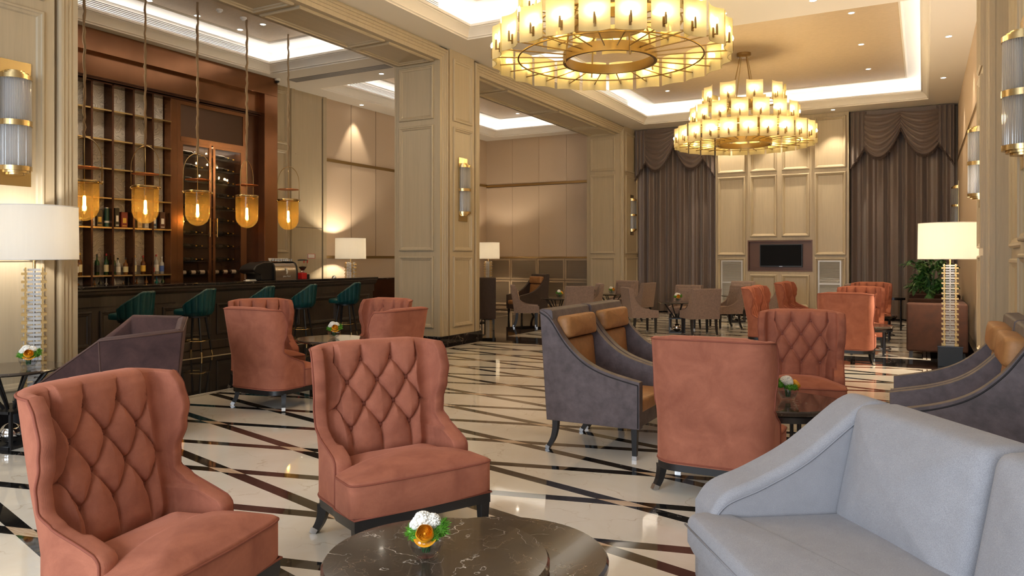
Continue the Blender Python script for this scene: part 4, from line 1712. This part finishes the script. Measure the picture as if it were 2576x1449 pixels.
# ================================================================== crystal wall lights (face +x)
def sconce(x, y, z, sx_, lab):
    t = thing('wall_light', lab, 'wall light', (x, y, z), 0 if sx_ > 0 else PI, group=None)
    MB().box(0, .012, -.14, .14, -.565, .565).build('back_plate', BRASS, t)

    def half(mb, r, z0, z1, n=20):
        pts = [(.012 + r * math.sin(PI * k / n), r * -math.cos(PI * k / n)) for k in range(n + 1)]
        mb.prism(pts[::-1], z0, z1)
    for nm, sets in (('upper_cap', ((.135, .39, .43), (.108, .43, .45), (.08, .45, .468))), ('middle_band', ((.137, -.03, .02), )), ('lower_cap', ((.135, -.43, -.39), (.108, -.45, -.43), (.08, -.468, -.45)))):
        m = MB()
        for r, a, b in sets:
            half(m, r, a, b)
        m.build(nm, BRASS, t, smooth=30)
    m = MB()
    for k in range(23):
        a = PI * (k + .5) / 23
        m.lathe([(.0075, -.40), (.0075, .40)], 6, (.012 + .122 * math.sin(a), -.122 * math.cos(a), 0))
    m.build('crystal_rods', CRYST, t, smooth=60)
    m = MB().prism([(.014, -.09), (.04, -.07), (.055, 0), (.04, .07), (.014, .09)][::-1], -.39, .39)
    m.build('diffuser', simple('sconce_diffuser', (.85, .84, .82), .5) if 'sconce_diffuser' not in bpy.data.materials else bpy.data.materials['sconce_diffuser'], t, smooth=60)


sconce(-7.195, 3.77, 2.72, 1, 'crystal and brass wall light at the left edge above the floor lamp')
sconce(-7.195, 11.29, 2.72, 1, 'crystal and brass wall light on the middle pillar')
sconce(-7.195, 20.12, 2.72, 1, 'crystal and brass wall light on the rear pillar, seen edge on')
sconce(.665, 6.77, 2.74, -1, 'large crystal and brass wall light at the right edge')
sconce(.645, 11.29, 2.72, -1, 'crystal and brass wall light on the right wall above the tall lamp')
sconce(.715, 20.1, 2.72, -1, 'small distant crystal wall light beside the right curtain')


# ================================================================== planter
def planter(x, y):
    t = thing('potted_plant', 'bushy green potted plant behind the tall lamp on the right', 'plant', (x, y, 0))
    MB().lathe([(.12, 0), (.17, .70), (.175, .74), (.15, .74), (.14, .68)], 24, caps=True).build('pot', CHARD, t, smooth=40)
    rnd = random.Random(7)
    m = MB()
    lf = MB()
    for k in range(26):
        a = rnd.uniform(0, 2 * PI)
        r = rnd.uniform(.12, .44)
        zt = rnd.uniform(1.0, 1.55)
        p = [(0, 0, .7), (r * .35 * math.cos(a), r * .35 * math.sin(a), .7 + (zt - .7) * .7), (r * .8 * math.cos(a), r * .8 * math.sin(a), zt), (r * 1.1 * math.cos(a), r * 1.1 * math.sin(a), zt - .12)]
        c = bez(p, 5)
        m.tube(c, .006, 5)
        for q in range(16):
            b = Vector(c[rnd.randint(6, len(c) - 1)])
            d = Vector((rnd.uniform(-1, 1), rnd.uniform(-1, 1), rnd.uniform(-1.3, .2))).normalized()
            L = rnd.uniform(.09, .17)
            s = d.cross(Vector((0, 0, 1))).normalized() * L * .24
            up = s.cross(d).normalized() * .012
            lf.add([b, b + d * L * .35 + s, b + d * L * .75 + s * .8, b + d * L + Vector((0, 0, -.01)), b + d * L * .75 - s * .8, b + d * L * .35 - s, b + d * L * .5 + up],
                   [(0, 1, 6), (1, 2, 6), (2, 3, 6), (3, 4, 6), (4, 5, 6), (5, 0, 6)])
    m.build('stems', STEM, t, smooth=180)['kind'] = 'stuff'
    lf.build('leaves', LEAF, t)['kind'] = 'stuff'


planter(.12, 14.82)


# ================================================================== chandeliers
def chandelier(x, y, label):
    t = thing('chandelier', label, 'chandelier', (x, y, 0))
    MB().lathe([(.14, ZU - .012), (.14, ZU - .07), (.12, ZU - .085)], 32).build('canopy', GOLD, t, smooth=40)
    for k in range(4):
        a = PI / 4 + k * PI / 2
        MB().tube([(.08 * math.cos(a), .08 * math.sin(a), ZU - .07), (.30 * math.cos(a), .30 * math.sin(a), 4.60)], .010, 8).build('rod', GOLD, t, smooth=60)
    for k in range(4):
        a = PI / 4 + k * PI / 2
        MB().tube([(.30 * math.cos(a), .30 * math.sin(a), 4.60), (.50 * math.cos(a), .50 * math.sin(a), 4.14), (.55 * math.cos(a), .55 * math.sin(a), 3.72)], .010, 8).build('rod', GOLD, t, smooth=60)

    def ring(r0, r1, z0, z1, nm='ring'):
        MB().lathe([(r0, z0), (r1, z0), (r1, z1), (r0, z1), (r0, z0)], 64, caps=False).build(nm, GOLD, t, smooth=40)
    # glass panel, concave to the outside, and candle arm (built once, facing +x)
    pw, ph, sg = .315, .37, .045

    def pan():
        m = MB()

        def f(u, v):
            yy = (u - .5) * pw
            xx = sg * (2 * (u - .5)) ** 2
            return (xx, yy, (v - .5) * ph)
        n = 9
        q = [[f(i / (n - 1), j) for j in (0, 1)] for i in range(n)]
        m.grid(lambda u, v: q[round(u * (n - 1))][round(v)], n, 2)
        m.grid(lambda u, v: (q[round((1 - u) * (n - 1))][round(v)][0] - .006, q[round((1 - u) * (n - 1))][round(v)][1], q[round((1 - u) * (n - 1))][round(v)][2]), n, 2)
        for j in (0, 1):
            m.grid(lambda u, v: (q[round((u if j == 0 else 1 - u) * (n - 1))][j][0] - .006 * v, q[round((u if j == 0 else 1 - u) * (n - 1))][j][1], q[0][j][2]), n, 2)
        for i in (0, n - 1):
            a, b = q[i]
            m.add([a, b, (b[0] - .006, b[1], b[2]), (a[0] - .006, a[1], a[2])], [(0, 1, 2, 3) if i == 0 else (3, 2, 1, 0)])
        return m
    pm = None
    am = {}
    for tier, (R, zc, n, r_in) in enumerate(((1.36, 3.93, 24, .54), (1.05, 4.33, 17, .42), (.80, 4.72, 10, .30))):
        off = .0 if tier == 0 else .11 * tier
        for k in range(n):
            a = 2 * PI * (k + off) / n
            if pm is None:
                o = pan().build('glass_panel', PANEL, t, smooth=50)
                pm = o.data
            else:
                o = bpy.data.objects.new('glass_panel', pm)
                COL.objects.link(o)
                o.parent = t
            o.location = ((R - sg) * math.cos(a), (R - sg) * math.sin(a), zc)
            o.rotation_euler = (0, 0, a)
            if tier not in am:
                m = MB()
                m.tube([(r_in, 0, zc - .11), (R - .01, 0, zc - .11)], .0075, 6)
                m.tube([(R + .002, 0, zc - .12), (R + .002, 0, zc - .03)], .012, 8)
                m.box(R - sg + .002, R - sg + .012, -.012, .012, zc - .14, zc - .04)
                m.tube([(R + .002, 0, zc - .03), (R + .002, 0, zc - .005)], .009, 8)
                o = m.build('candle_arm', GOLD, t, smooth=50)
                bm_ = MB().lathe([(.008, 0), (.015, .02), (.014, .038), (.004, .058), (.001, .062)], 10).build('bulb', CANDLE, o, smooth=180, loc=(R + .002, 0, zc - .005))
                am[tier] = (o.data, bm_.data, bm_.location.copy())
            else:
                o = bpy.data.objects.new('candle_arm', am[tier][0])
                COL.objects.link(o)
                o.parent = t
                b = bpy.data.objects.new('bulb', am[tier][1])
                COL.objects.link(b)
                b.parent = o
                b.location = am[tier][2]
            o.rotation_euler = (0, 0, a)
        ring(r_in - .035, r_in, zc - .165, zc - .055, 'inner_ring')
        ring(R * .78 - .008, R * .78 + .008, zc - .125, zc - .113, 'outer_ring')
    return t


chandelier(-3.18, 8.15, 'large tiered brass chandelier with yellow glass panels, the near one cut by the top edge')
chandelier(-3.15, 15.4, 'tiered brass chandelier with yellow glass panels, the far one showing all its tiers')


# ================================================================== pendants over the bar
def pendant(x, y, rz, lab, seed):
    rnd = random.Random(seed)
    t = thing('pendant_lamp', lab, 'pendant lamp', (x, y, 0), rz, group='amber glass pendants over the bar')
    zt, zb, r = 2.57, 2.02, .185
    pth = []
    zz = 3.18
    while zz < 5.6:
        pth.append((rnd.uniform(-.008, .008), rnd.uniform(-.008, .008), zz))
        zz += .07
    pth.append((0, 0, 5.605))
    MB().tube(pth, .016, 6, rads=[.014 + rnd.uniform(0, .008) for _ in pth]).build('cord', simple('cord_cloth', (.30, .20, .11), .8, bscale=90, bstr=.6) if 'cord_cloth' not in bpy.data.materials else bpy.data.materials['cord_cloth'], t, smooth=60)
    arch = [(-.20, 0, 2.56)] + [(-.20 * math.cos(PI * k / 20) if 0 < k < 20 else 0, 0, 0) for k in range(0)]
    arch = [(-.215, 0, 2.55), (-.215, 0, 2.8)] + [(-.215 * math.cos(PI * k / 16), 0, 2.86 + .32 * math.sin(PI * k / 16)) for k in range(17)] + [(.215, 0, 2.8), (.215, 0, 2.55)]
    MB().tube(arch, .006, 6).build('arch_frame', GOLD, t, smooth=180)
    MB().tube([(0, 0, 3.18), (0, 0, 2.42)], .007, 6).build('stem_rod', GOLD, t, smooth=180)
    MB().lathe([(.185, 2.755), (.185, 2.765), (.001, 2.768)], 32).build('copper_disc', simple('copper_disc', (.62, .20, .07), .3, 1.0) if 'copper_disc' not in bpy.data.materials else bpy.data.materials['copper_disc'], t, smooth=40)
    MB().lathe([(r, 2.55), (r + .006, 2.555), (r + .006, 2.58), (r, 2.585), (r - .004, 2.567)], 36, caps=False).build('rim_band', BRASS, t, smooth=60)
    for s in (-1, 1):
        MB().sphere((s * .215, 0, 2.555), .022, 12).build('knob', BRASS, t, smooth=180)
    prof = [(r, zt), (r, 2.22)] + [(r * math.cos(PI / 2 * k / 10), 2.22 - .20 * math.sin(PI / 2 * k / 10)) for k in range(1, 10)] + [(.002, 2.02)]
    MB().lathe(prof, 40, caps=False).build('glass_bell', AMBER, t, smooth=180)
    MB().tube([(0, 0, 2.44), (0, 0, 2.37)], .018, 10).build('socket', BRASS, t, smooth=60)
    MB().lathe([(.012, 2.37), (.020, 2.35), (.020, 2.20), (.012, 2.165), (.001, 2.155)], 12).build('tube_bulb', FIL, t, smooth=180)
    o = light('pendant_glow', 'POINT', (0, 0, 2.25), 8, (1, .66, .30), radius=.03)
    o.parent = t
    return t


FIL = emit('filament_bulb', (1.0, .62, .22), 22)
for k, (y, rz) in enumerate(((6.26, .9), (7.19, .5), (8.11, 1.1), (9.11, 1.9), (10.07, .3))):
    pendant(-10.2, y, rz, ('leftmost amber glass pendant lamp, partly hidden by the left pillar', 'second amber glass pendant lamp from the left over the bar', 'third amber glass pendant lamp from the left, the middle one',
                           'fourth amber glass pendant lamp from the left over the bar', 'rightmost amber glass pendant lamp, nearest the middle pillar')[k], 40 + k)

# ================================================================== bar counter and stools
t = thing('bar_counter', 'long dark wooden bar counter with a black marble top', 'bar', (-10.65, 8.0, 0))
y0, y1 = -5.5, 4.8
MB().box(-.32, .34, y0, y1, 1.06, 1.10).build('marble_top', BLACKM, t, bevel=.008)
m = MB().prism([(.30, 1.06), (.33, 1.06), (.33, 1.035), (.31, 1.02), (.30, .985), (.27, .955), (.255, .95), (.24, .95), (.24, .80), (-.26, .80), (-.26, 1.06)], y0 + .02, y1 - .02, 'y')
m.build('cornice', DKWOOD, t)
MB().box(-.26, .22, y0 + .05, y1 - .04, .0, .82).build('body', DKWOOD, t)
k = y1 - .1
while k > y0 + 1:
    MB().frame((.22, 0, 0), (0, 1, 0), (0, 0, 1), (1, 0, 0), k - .98, k - .08, .22, .74).build('front_panel', DKWOOD, t, smooth=20)
    k -= 1.02
MB().box(-.26, .29, y0 + .05, y1 - .03, 0, .14).build('plinth', DKWOOD, t, bevel=.01)
t = thing('side_cabinet', 'dark brown low cabinet behind the end of the bar, beside the middle pillar', 'cabinet', (-11.2, 14.2, 0))
MB().box(-.3, .3, -1.25, 1.6, 0, 1.02).build('body', COPPER2, t, bevel=.006)
MB().box(-.31, .31, -1.27, 1.62, 1.02, 1.05).build('marble_top', BLACKM, t, bevel=.005)


def bar_stool(label):
    t = thing('bar_stool', label, 'stool', group='teal leather bar stools along the counter')
    # shell around +y (back), faces -y
    NA, NVv = 170, 16

    def top(a):
        q = abs(a) / R_(104)
        return 1.02 - .23 * (max(0, q - .28) / .72) ** 1.15

    def ribs(a):
        return .018 * abs(math.sin(a * 9.0)) ** .5

    def outer(u, v):
        a = (u - .5) * 2 * R_(104)
        z = .64 + (top(a) - .64) * v
        r = .235 + .035 * v + ribs(a) - .03 * max(0, .15 - v) / .15
        return (r * math.sin(a), r * math.cos(a) * 1.02, z)

    def inner(u, v):
        a = (u - .5) * 2 * R_(104)
        z = .64 + (top(a) - .64) * v
        r = .185 + .035 * v
        return (r * math.sin(a), r * math.cos(a) * 1.02, z)
    m = MB()
    m.grid(lambda u, v: outer(1 - u, v), NA, NVv)
    m.grid(inner, NA, NVv)
    n = 6

    def rimf(u, v):
        a, b = Vector(outer(u, 1)), Vector(inner(u, 1))
        c = (a + b) / 2
        q = PI * v
        return c + (a - c) * math.cos(q) + Vector((0, 0, .022)) * math.sin(q)
    m.grid(lambda u, v: rimf(1 - u, v), NA, n)
    for e in (0, 1):
        def endf(u, v, e=e):
            a, b = Vector(outer(e, u)), Vector(inner(e, u))
            c = (a + b) / 2
            q = PI * v
            an = (e - .5) * 2 * R_(104)
            d = Vector((math.cos(an), -math.sin(an), 0)) * (1 if e else -1)
            return c + (a - c) * math.cos(q) + d * .022 * math.sin(q)
        m.grid(endf, NVv, n)
    m.lathe([(.205, .64), (.20, .625), (.01, .62)], 32, caps=False)
    m.build('backrest', TEAL, t, smooth=180)
    ol = [(.215 * math.sin(2 * PI * k / 32), .215 * math.cos(2 * PI * k / 32) * 1.15 - .085) for k in range(32)][::-1]
    m = MB()
    pillow(m, ol, .645, .725, .02, .03)
    m.build('seat', TEAL, t, smooth=60)
    MB().lathe([(.19, .60), (.19, .64)], 24).build('seat_base', BLKWOOD, t, smooth=40)
    for k in range(4):
        a = PI / 4 + k * PI / 2
        p0 = Vector((.14 * math.cos(a), .14 * math.sin(a), .62))
        p1 = Vector((.245 * math.cos(a), .245 * math.sin(a), 0))
        lg = MB().tube([p0, p1], .02, 10, rads=[.020, .013]).build('leg', BLKWOOD, t, smooth=60)
        MB().tube([p1 + (p0 - p1) * .13, p1], .015, 10, rads=[.0165, .0145]).build('foot_cap', BRASS, lg, smooth=60)
    f = .235
    MB().tube([(f * .93 * math.cos(PI / 4 + k * PI / 2), f * .93 * math.sin(PI / 4 + k * PI / 2), .24) for k in range(4)], .009, 6, closed=True).build('foot_rest', BRASS, t, smooth=60)
    return t


bs = bar_stool('x')
index()
ST = [(6.70, 'leftmost teal leather bar stool, half hidden behind the brown velvet armchair'), (7.75, 'second teal leather bar stool from the left, all of its legs visible'),
      (8.95, 'middle teal leather bar stool, partly behind coral armchairs'), (9.95, 'fourth teal leather bar stool from the left'), (11.15, 'rightmost teal leather bar stool, nearest the middle pillar')]
for k, (y, lab) in enumerate(ST[1:]):
    dup(bs, (-9.78, y, 0), face(-.9, -.42 + .05 * (k % 2)), lab)
bs.location = (-9.78, ST[0][0], 0)
bs.rotation_euler = (0, 0, face(-.9, -.4))
bs['label'] = ST[0][1]

# ================================================================== back bar
XF = -11.62
t = thing('back_bar', 'tall copper framed back bar shelving with carved pale panels', 'shelving', (XF, 8.0, 0))
yy = 8.0
MB().box(-.28, .12, 3.6 - yy, 11.06 - yy, 4.78, 5.135).build('header', COPPER, t, bevel=.004)
MB().box(-.28, .12, 10.72 - yy, 11.06 - yy, 0, 4.78).build('side_post', COPPER, t, bevel=.004)
m = MB().box(-.28, -.02, 3.6 - yy, 10.72 - yy, 4.42, 4.78)
m.build('fascia', COPPER, t)
m = MB()
for z, x in ((4.40, .0), (4.37, .015), (4.33, .0)):
    m.box(-.28, x, 3.6 - yy, 10.72 - yy, z, z + .022)
m.build('cornice', COPPER2, t)
MB().box(-.28, -.06, 10.40 - yy, 10.72 - yy, 0, 4.42).build('inner_jamb', COPPER2, t)
MB().box(-.28, -.02, 8.70 - yy, 8.83 - yy, 0, 4.36).build('divider_post', COPPER, t, bevel=.004)
MB().box(-.28, -.24, 3.6 - yy, 8.75 - yy, 0, 4.36).build('back_board', COPPER2, t)
UPR = [4.55, 4.93, 5.31, 5.69, 6.07, 6.46, 6.86, 7.256, 7.61, 7.98, 8.337]
for a in UPR:
    MB().box(-.24, .0, a - yy - .016, a - yy + .016, .0, 4.35).build('upright', COPPER2, t)
for z in (.88, 1.215, 2.0, 2.48, 2.96, 3.43, 3.91):
    MB().box(-.24, -.005, 3.6 - yy, 8.70 - yy, z - .012, z + .012).build('shelf', BRASS if z > 1 else COPPER, t)
for i in range(len(UPR)):
    a = UPR[i]
    b = UPR[i + 1] if i + 1 < len(UPR) else 8.70
    MB().box(-.24, -.215, a + .017 - yy, b - .017 - yy, .0, 4.33).build('carved_panel', CARVED, t)
light('shelf_fill', 'AREA', (-11.0, 6.8, 4.6), 40, (1, .80, .55), rot=(0, R_(-25), 0), size=.3, size_y=3.5)  # added fill light with no fitting, brightens the carved panels

# wine cabinet
t = thing('wine_cabinet', 'copper framed wine cabinet with two glass doors in the back bar', 'cabinet', (XF, 9.53, 0))
yc = 9.53
MB().box(-.28, -.26, 8.84 - yc, 10.39 - yc, 0, 4.36).build('back_board', simple('cabinet_back', (.06, .035, .025), .4, .2), t)
MB().box(-.26, -.02, 8.83 - yc, 8.90 - yc, 0, 4.35).build('side_frame', COPPER, t)
MB().box(-.26, -.02, 10.30 - yc, 10.39 - yc, 0, 4.35).build('side_frame', COPPER, t)
MB().box(-.26, -.02, 8.90 - yc, 10.30 - yc, 4.26, 4.35).build('top_frame', COPPER, t)
MB().box(-.24, -.04, 8.90 - yc, 10.30 - yc, 3.68, 4.26).build('mesh_panel', simple('mesh_metal', (.10, .055, .035), .5, .5, bscale=160, bstr=1.0), t)
MB().box(-.26, -.015, 8.90 - yc, 10.30 - yc, 3.60, 3.69).build('top_frame', COPPER, t)
for (a, b, hx) in ((8.90, 9.56, 9.50), (9.60, 10.30, 9.66)):
    d = MB().frame((-.04, -yc, 0), (0, 1, 0), (0, 0, 1), (1, 0, 0), a, b, .2, 3.60, [(0, -.02), (0, .02), (.05, .02), (.05, -.02)]).build('door', COPPER, t)
    MB().box(-.036, -.032, a + .05 - yc, b - .05 - yc, .25, 3.55).build('door_glass', CAB, d)
    MB().tube([(.02, hx - yc, 1.9), (.02, hx - yc, 2.25)], .010, 8).box(-.02, .02, hx - yc - .006, hx - yc + .006, 1.93, 1.95).box(-.02, .02, hx - yc - .006, hx - yc + .006, 2.2, 2.22).build('door_handle', BRASS, d, smooth=60)
light('cabinet_fill', 'AREA', (XF - .10, 9.6, 3.58), 5, (1, .82, .6), size=.06, size_y=1.3)  # added fill light with no fitting, makes the bottles show through the doors
ROWS = [1.02, 1.25, 1.49, 1.74, 1.99, 2.23, 2.47, 2.71, 2.96, 3.20, 3.43]
for z in ROWS:
    m = MB()
    for q in range(4):
        m.tube([(-.24 + q * .06, 8.90 - yc, z - .05), (-.24 + q * .06, 10.30 - yc, z - .05)], .004, 5)
    m.build('wire_shelf', STEELD, t)


# ================================================================== bottles
BM = {}


def bmat(c, glass=True):
    k = tuple(c)
    if k not in BM:
        BM[k] = simple('bottle_glass' if glass else 'box_card', c, .08 if glass else .45, spec=.6)
    return BM[k]


def bottle(x, y, z, h, r, col, labcol, capcol, label, group, lie=None):
    t = thing('bottle', label, 'bottle', (x, y, z), group=group)
    prof = [(r * .9, 0), (r, .006), (r, h * .58), (r * .85, h * .66), (r * .34, h * .74), (r * .30, h * .92)]
    MB().lathe(prof, 16).build('glass_body', bmat(col), t, smooth=50)
    MB().lathe([(r * .36, h * .90), (r * .36, h), (r * .3, h * 1.003)], 12).build('cap', bmat(capcol, False), t, smooth=50)
    MB().lathe([(r + .001, h * .15), (r + .001, h * .48)], 16, caps=False).build('paper_label', bmat(labcol, False), t, smooth=180)
    if lie is not None:
        t.rotation_euler = (0, PI / 2, lie)
    return t


GR, AM, DK, CL, BL = (.008, .04, .012), (.15, .055, .010), (.012, .010, .008), (.34, .33, .32), (.06, .12, .40)
CRM, WHT, YEL, BLK, RD = (.72, .62, .36), (.75, .72, .68), (.70, .42, .06), (.015, .015, .015), (.40, .02, .02)
SH = [(7.06, .30, .038, AM, WHT, BLK, 'amber'), (7.12, .36, .036, AM, CRM, YEL, 'yellow labelled amber whisky'), (7.40, .34, .036, GR, DK, BLK, 'black labelled green whisky'),
      (7.56, .35, .037, GR, CRM, RD, 'cream labelled green whisky'), (7.69, .33, .030, GR, DK, BLK, 'slim dark green'), (7.76, .28, .042, CL, WHT, BLK, 'squat clear'),
      (7.90, .28, .040, AM, CRM, BLK, 'cream labelled golden'), (8.06, .32, .034, CL, CRM, YEL, 'pale golden'), (8.22, .32, .040, (.10, .03, .008), YEL, RD, 'orange labelled dark rum'),
      (8.40, .24, .032, CL, RD, WHT, 'small red labelled clear'), (8.47, .34, .038, CL, WHT, RD, 'red capped clear vodka'), (8.58, .30, .036, CL, BL, WHT, 'blue labelled clear gin')]
ordn = ['first', 'second', 'third', 'fourth', 'fifth', 'sixth', 'seventh', 'eighth', 'ninth', 'tenth', 'eleventh', 'twelfth']
for k, (y, h, r, c, l_, cp, d) in enumerate(SH):
    bottle(XF - .10, y, 1.228, h, r, c, l_, cp, '%s bottle, %s from the left on the lower copper shelf' % (d, ordn[k]), 'bottles on the lower copper shelf')
S2 = [(7.07, .24, .040, AM, RD, BLK, 'round amber'), (7.36, .22, .032, AM, CRM, BLK, 'small amber'), (7.46, .26, .036, DK, CRM, BLK, 'dark'), (7.56, .22, .034, CL, WHT, CL, 'clear glass'), (7.70, .24, .042, CL, CRM, AM, 'squat clear'),
      (7.86, .20, .030, AM, DK, BLK, 'small brown'), (7.95, .22, .034, DK, DK, BLK, 'small black'), (8.10, .22, .034, AM, CRM, BLK, 'cream labelled amber'), (8.28, .26, .036, AM, RD, BLK, 'tall red labelled amber'),
      (8.38, .22, .036, CL, DK, BLK, 'dark labelled clear'), (8.48, .23, .038, (.02, .22, .25), WHT, BL, 'turquoise'), (8.60, .26, .034, GR, CRM, GR, 'green')]
for k, (y, h, r, c, l_, cp, d) in enumerate(S2):
    bottle(XF - .10, y, .895, h + .06, r, c, l_, cp, '%s bottle, %s from the left just above the bar counter' % (d, ordn[k]), 'bottles just above the bar counter')
BX = [(7.09, .10, .24, DK, CL, 'black'), (7.31, .085, .31, (.35, .33, .30), WHT, 'pale grey'), (7.43, .10, .26, (.05, .03, .012), YEL, 'brown gold lettered'), (7.575, .085, .32, (.01, .06, .035), WHT, 'green tube shaped'),
      (7.73, .075, .32, DK, WHT, 'narrow black'), (7.86, .11, .26, (.20, .02, .012), YEL, 'red gold trimmed'), (8.01, .09, .29, (.02, .02, .045), YEL, 'navy blue'),
      (8.14, .09, .28, (.50, .30, .10), CRM, 'golden tan'), (8.27, .075, .27, (.45, .40, .34), WHT, 'beige'), (8.42, .08, .30, (.03, .07, .15), WHT, 'blue patterned'), (8.575, .10, .30, (.07, .02, .015), WHT, 'dark maroon')]
for k, (y, w_, h, c, lc_, d) in enumerate(BX):
    t = thing('gift_box', '%s whisky gift box, %s from the left on the shelf above the bottles' % (d, ordn[k]), 'box', (XF - .11, y, 2.012), group='gift boxes on the copper shelf')
    if 'tube' in d:
        MB().lathe([(.042, 0), (.042, h)], 20).build('tube_body', bmat(c, False), t, smooth=50)
        MB().lathe([(.0425, h * .22), (.0425, h * .32)], 20, caps=False).build('paper_label', bmat(lc_, False), t, smooth=180)
        MB().lathe([(.0430, h * .96), (.0430, h)], 20).build('metal_lid', STEEL, t, smooth=50)
    else:
        MB().box(-.04, .04, -w_ / 2, w_ / 2, 0, h).build('box_body', bmat(c, False), t, bevel=.002)
        MB().box(.04, .0415, -w_ * .28, w_ * .28, h * .30, h * .62).build('printed_label', bmat(lc_, False), t)
        MB().box(.04, .0415, -w_ * .35, w_ * .35, h * .10, h * .14).build('printed_label', bmat(lc_, False), t)
rowname = ['bottom', 'second', 'third', 'fourth', 'fifth', 'sixth', 'seventh', 'eighth', 'ninth', 'tenth', 'top']
wb = None
for i, z in enumerate(ROWS):
    for side, (a, b) in enumerate(((8.96, 9.52), (9.68, 10.24))):
        lab = 'dark wine bottle on the %s wire shelf behind the %s glass door' % (rowname[i] + ('' if i in (0, 10) else ' lowest'), 'left' if side == 0 else 'right')
        if i < 2:
            for q in range(3):
                # label towards the room, lying with the base to the front
                y = a + .08 + q * .19
                bb = bottle(XF - .24, y, z - .046 + .037, .30, .036, DK, WHT, BLK, lab.replace('dark wine bottle', ('left', 'middle', 'right')[q] + ' dark wine bottle'), 'wine bottles on the %s shelf, %s door' % (rowname[i], 'left' if side == 0 else 'right'), lie=None)
                bb.rotation_euler = (R_(-78) if q % 2 else R_(-70), 0, 0)
                bb.location = (XF - .14, y - .08, z - .046 + .040 + .0)
                bb.rotation_euler = (R_(-90), 0, R_(12 - 8 * q))
        else:
            for q in range(2):
                bb = bottle(XF - .10 - .09 * q, a + .03 + .20 * q, z - .046 + .038, .31, .036, (.012, .016, .008), DK, YEL, lab.replace('dark wine', ('left', 'right')[q] + ' gold necked wine'), 'wine bottles on the %s shelf, %s door' % (rowname[i], 'left' if side == 0 else 'right'))
                bb.rotation_euler = (R_(-90), 0, 0)

# ================================================================== coffee machine, grinder, bell
t = thing('espresso_machine', 'large black and steel espresso machine on the bar counter', 'coffee machine', (-10.62, 9.93, 1.10))
body = [(-.22, 0), (-.22, .22), (-.20, .28), (-.14, .33), (.10, .33), (.17, .30), (.205, .24), (.22, .15), (.22, 0)]
MB().prism([(x_, z_) for x_, z_ in body], .0, .56, 'y').build('steel_body', simple('machine_steel', (.42, .36, .30), .22, .9), t, smooth=40)
body2 = [(x_ * 1.04, z_ * 1.04) for x_, z_ in body]
MB().prism(body2, -.012, .02, 'y').build('end_trim', BLACKP, t, smooth=40)
MB().prism(body2, .545, .575, 'y').build('end_trim', BLACKP, t, smooth=40)
body3 = [(y_, z_) for y_, z_ in ((-.0, 0), (-.28, 0), (-.30, .10), (-.44, .14), (-.46, .20), (-.40, .27), (-.22, .33), (0, .335))]
MB().prism(body3, -.19, .19, 'x').build('front_hood', BLACKP, t, bevel=.02, seg=3)
MB().tube([(-.12, -.38, .14), (-.12, -.38, .02)], .008, 6).build('steam_wand', STEEL, t, smooth=60)
m = MB().box(-.2, .14, .03, .54, .342, .348)
for q in range(10):
    m.tube([(.13, .05 + q * .05, .345), (.13, .05 + q * .05, .385)], .004, 5)
m.tube([(.13, .04, .385), (.13, .53, .385)], .005, 6)
m.build('cup_rail', STEEL, t)
for q in range(7):
    MB().lathe([(.018, 0), (.030, .03), (.034, .055), (.030, .055), (.016, .006)], 14, (.02, .08 + q * .068, .348)).build('cup', FOAM, t, smooth=60)
# emblem and lettering on the steel side
em = [(0, .115), (.012, .135), (.008, .165), (.022, .185), (.020, .20), (.030, .205), (.035, .225), (.022, .235), (.005, .225), (-.012, .215), (-.022, .19), (-.026, .16), (-.018, .14), (-.008, .125)]
SIL = simple('silver_print', (.75, .73, .70), .4)
MB().prism([(.30 - a * 1.0, b - .015) for a, b in em], .2215, .2235, 'x').build('emblem', SIL, t)
fc = bpy.data.curves.new('lettering', 'FONT')
fc.body = 'Julius Meinl'
fc.size = .040
fc.align_x = 'CENTER'
fc.extrude = .0006
fc.materials.append(SIL)
ft = bpy.data.objects.new('lettering_curve', fc)
COL.objects.link(ft)
fm = bpy.data.meshes.new_from_object(ft.evaluated_get(bpy.context.evaluated_depsgraph_get()))
bpy.data.objects.remove(ft)
fo = bpy.data.objects.new('lettering', fm)
COL.objects.link(fo)
fo.parent = t
fo.location = (.2218, .30, .055)
fo.rotation_euler = (PI / 2, 0, PI / 2)
t = thing('coffee_grinder', 'red coffee grinder with a clear bean hopper right of the espresso machine', 'coffee grinder', (-10.60, 10.84, 1.10))
MB().box(-.08, .08, -.10, .04, 0, .12).build('body', RED, t, bevel=.008)
MB().box(-.07, .08, .03, .11, 0, .09).build('dispenser', BLACKP, t, bevel=.006)
MB().lathe([(.03, .11), (.045, .14), (.03, .16)], 16).build('collar', STEEL, t, smooth=50)
MB().lathe([(.028, .16), (.085, .24), (.092, .36)], 24, caps=False).build('hopper', CLEAR, t, smooth=60)
MB().lathe([(.026, .162), (.072, .225), (.074, .235), (.002, .25)], 20).build('coffee_beans', simple('beans', (.04, .02, .01), .5, bscale=60, bstr=1.0), t, smooth=60)
MB().lathe([(.096, .355), (.096, .37), (.05, .385)], 24).build('lid', BLACKP, t, smooth=40)
for s in (-1, 1):
    MB().prism([(s * .045 + a * .6, b * .55 + .24) for a, b in em], .080, .083, 'x').build('red_emblem', RED, t)
tag(MB().lathe([(.05, 0), (.05, .008), (.045, .012), (.035, .035), (.012, .048), (.002, .052)], 20, (-10.62, 11.75, 1.10)).build('service_bell', CHROME, smooth=60), 'small chrome service bell on the bar counter near its right end', 'bell')
tag(MB().box(-.08, .06, -.12, .10, 0, .004).box(-.05, .05, -.10, .06, .004, .022).build('folded_napkins', FOAM, loc=(-10.62, 9.60, 1.10)), 'small heap of white napkins on the counter beside the espresso machine', 'napkin')
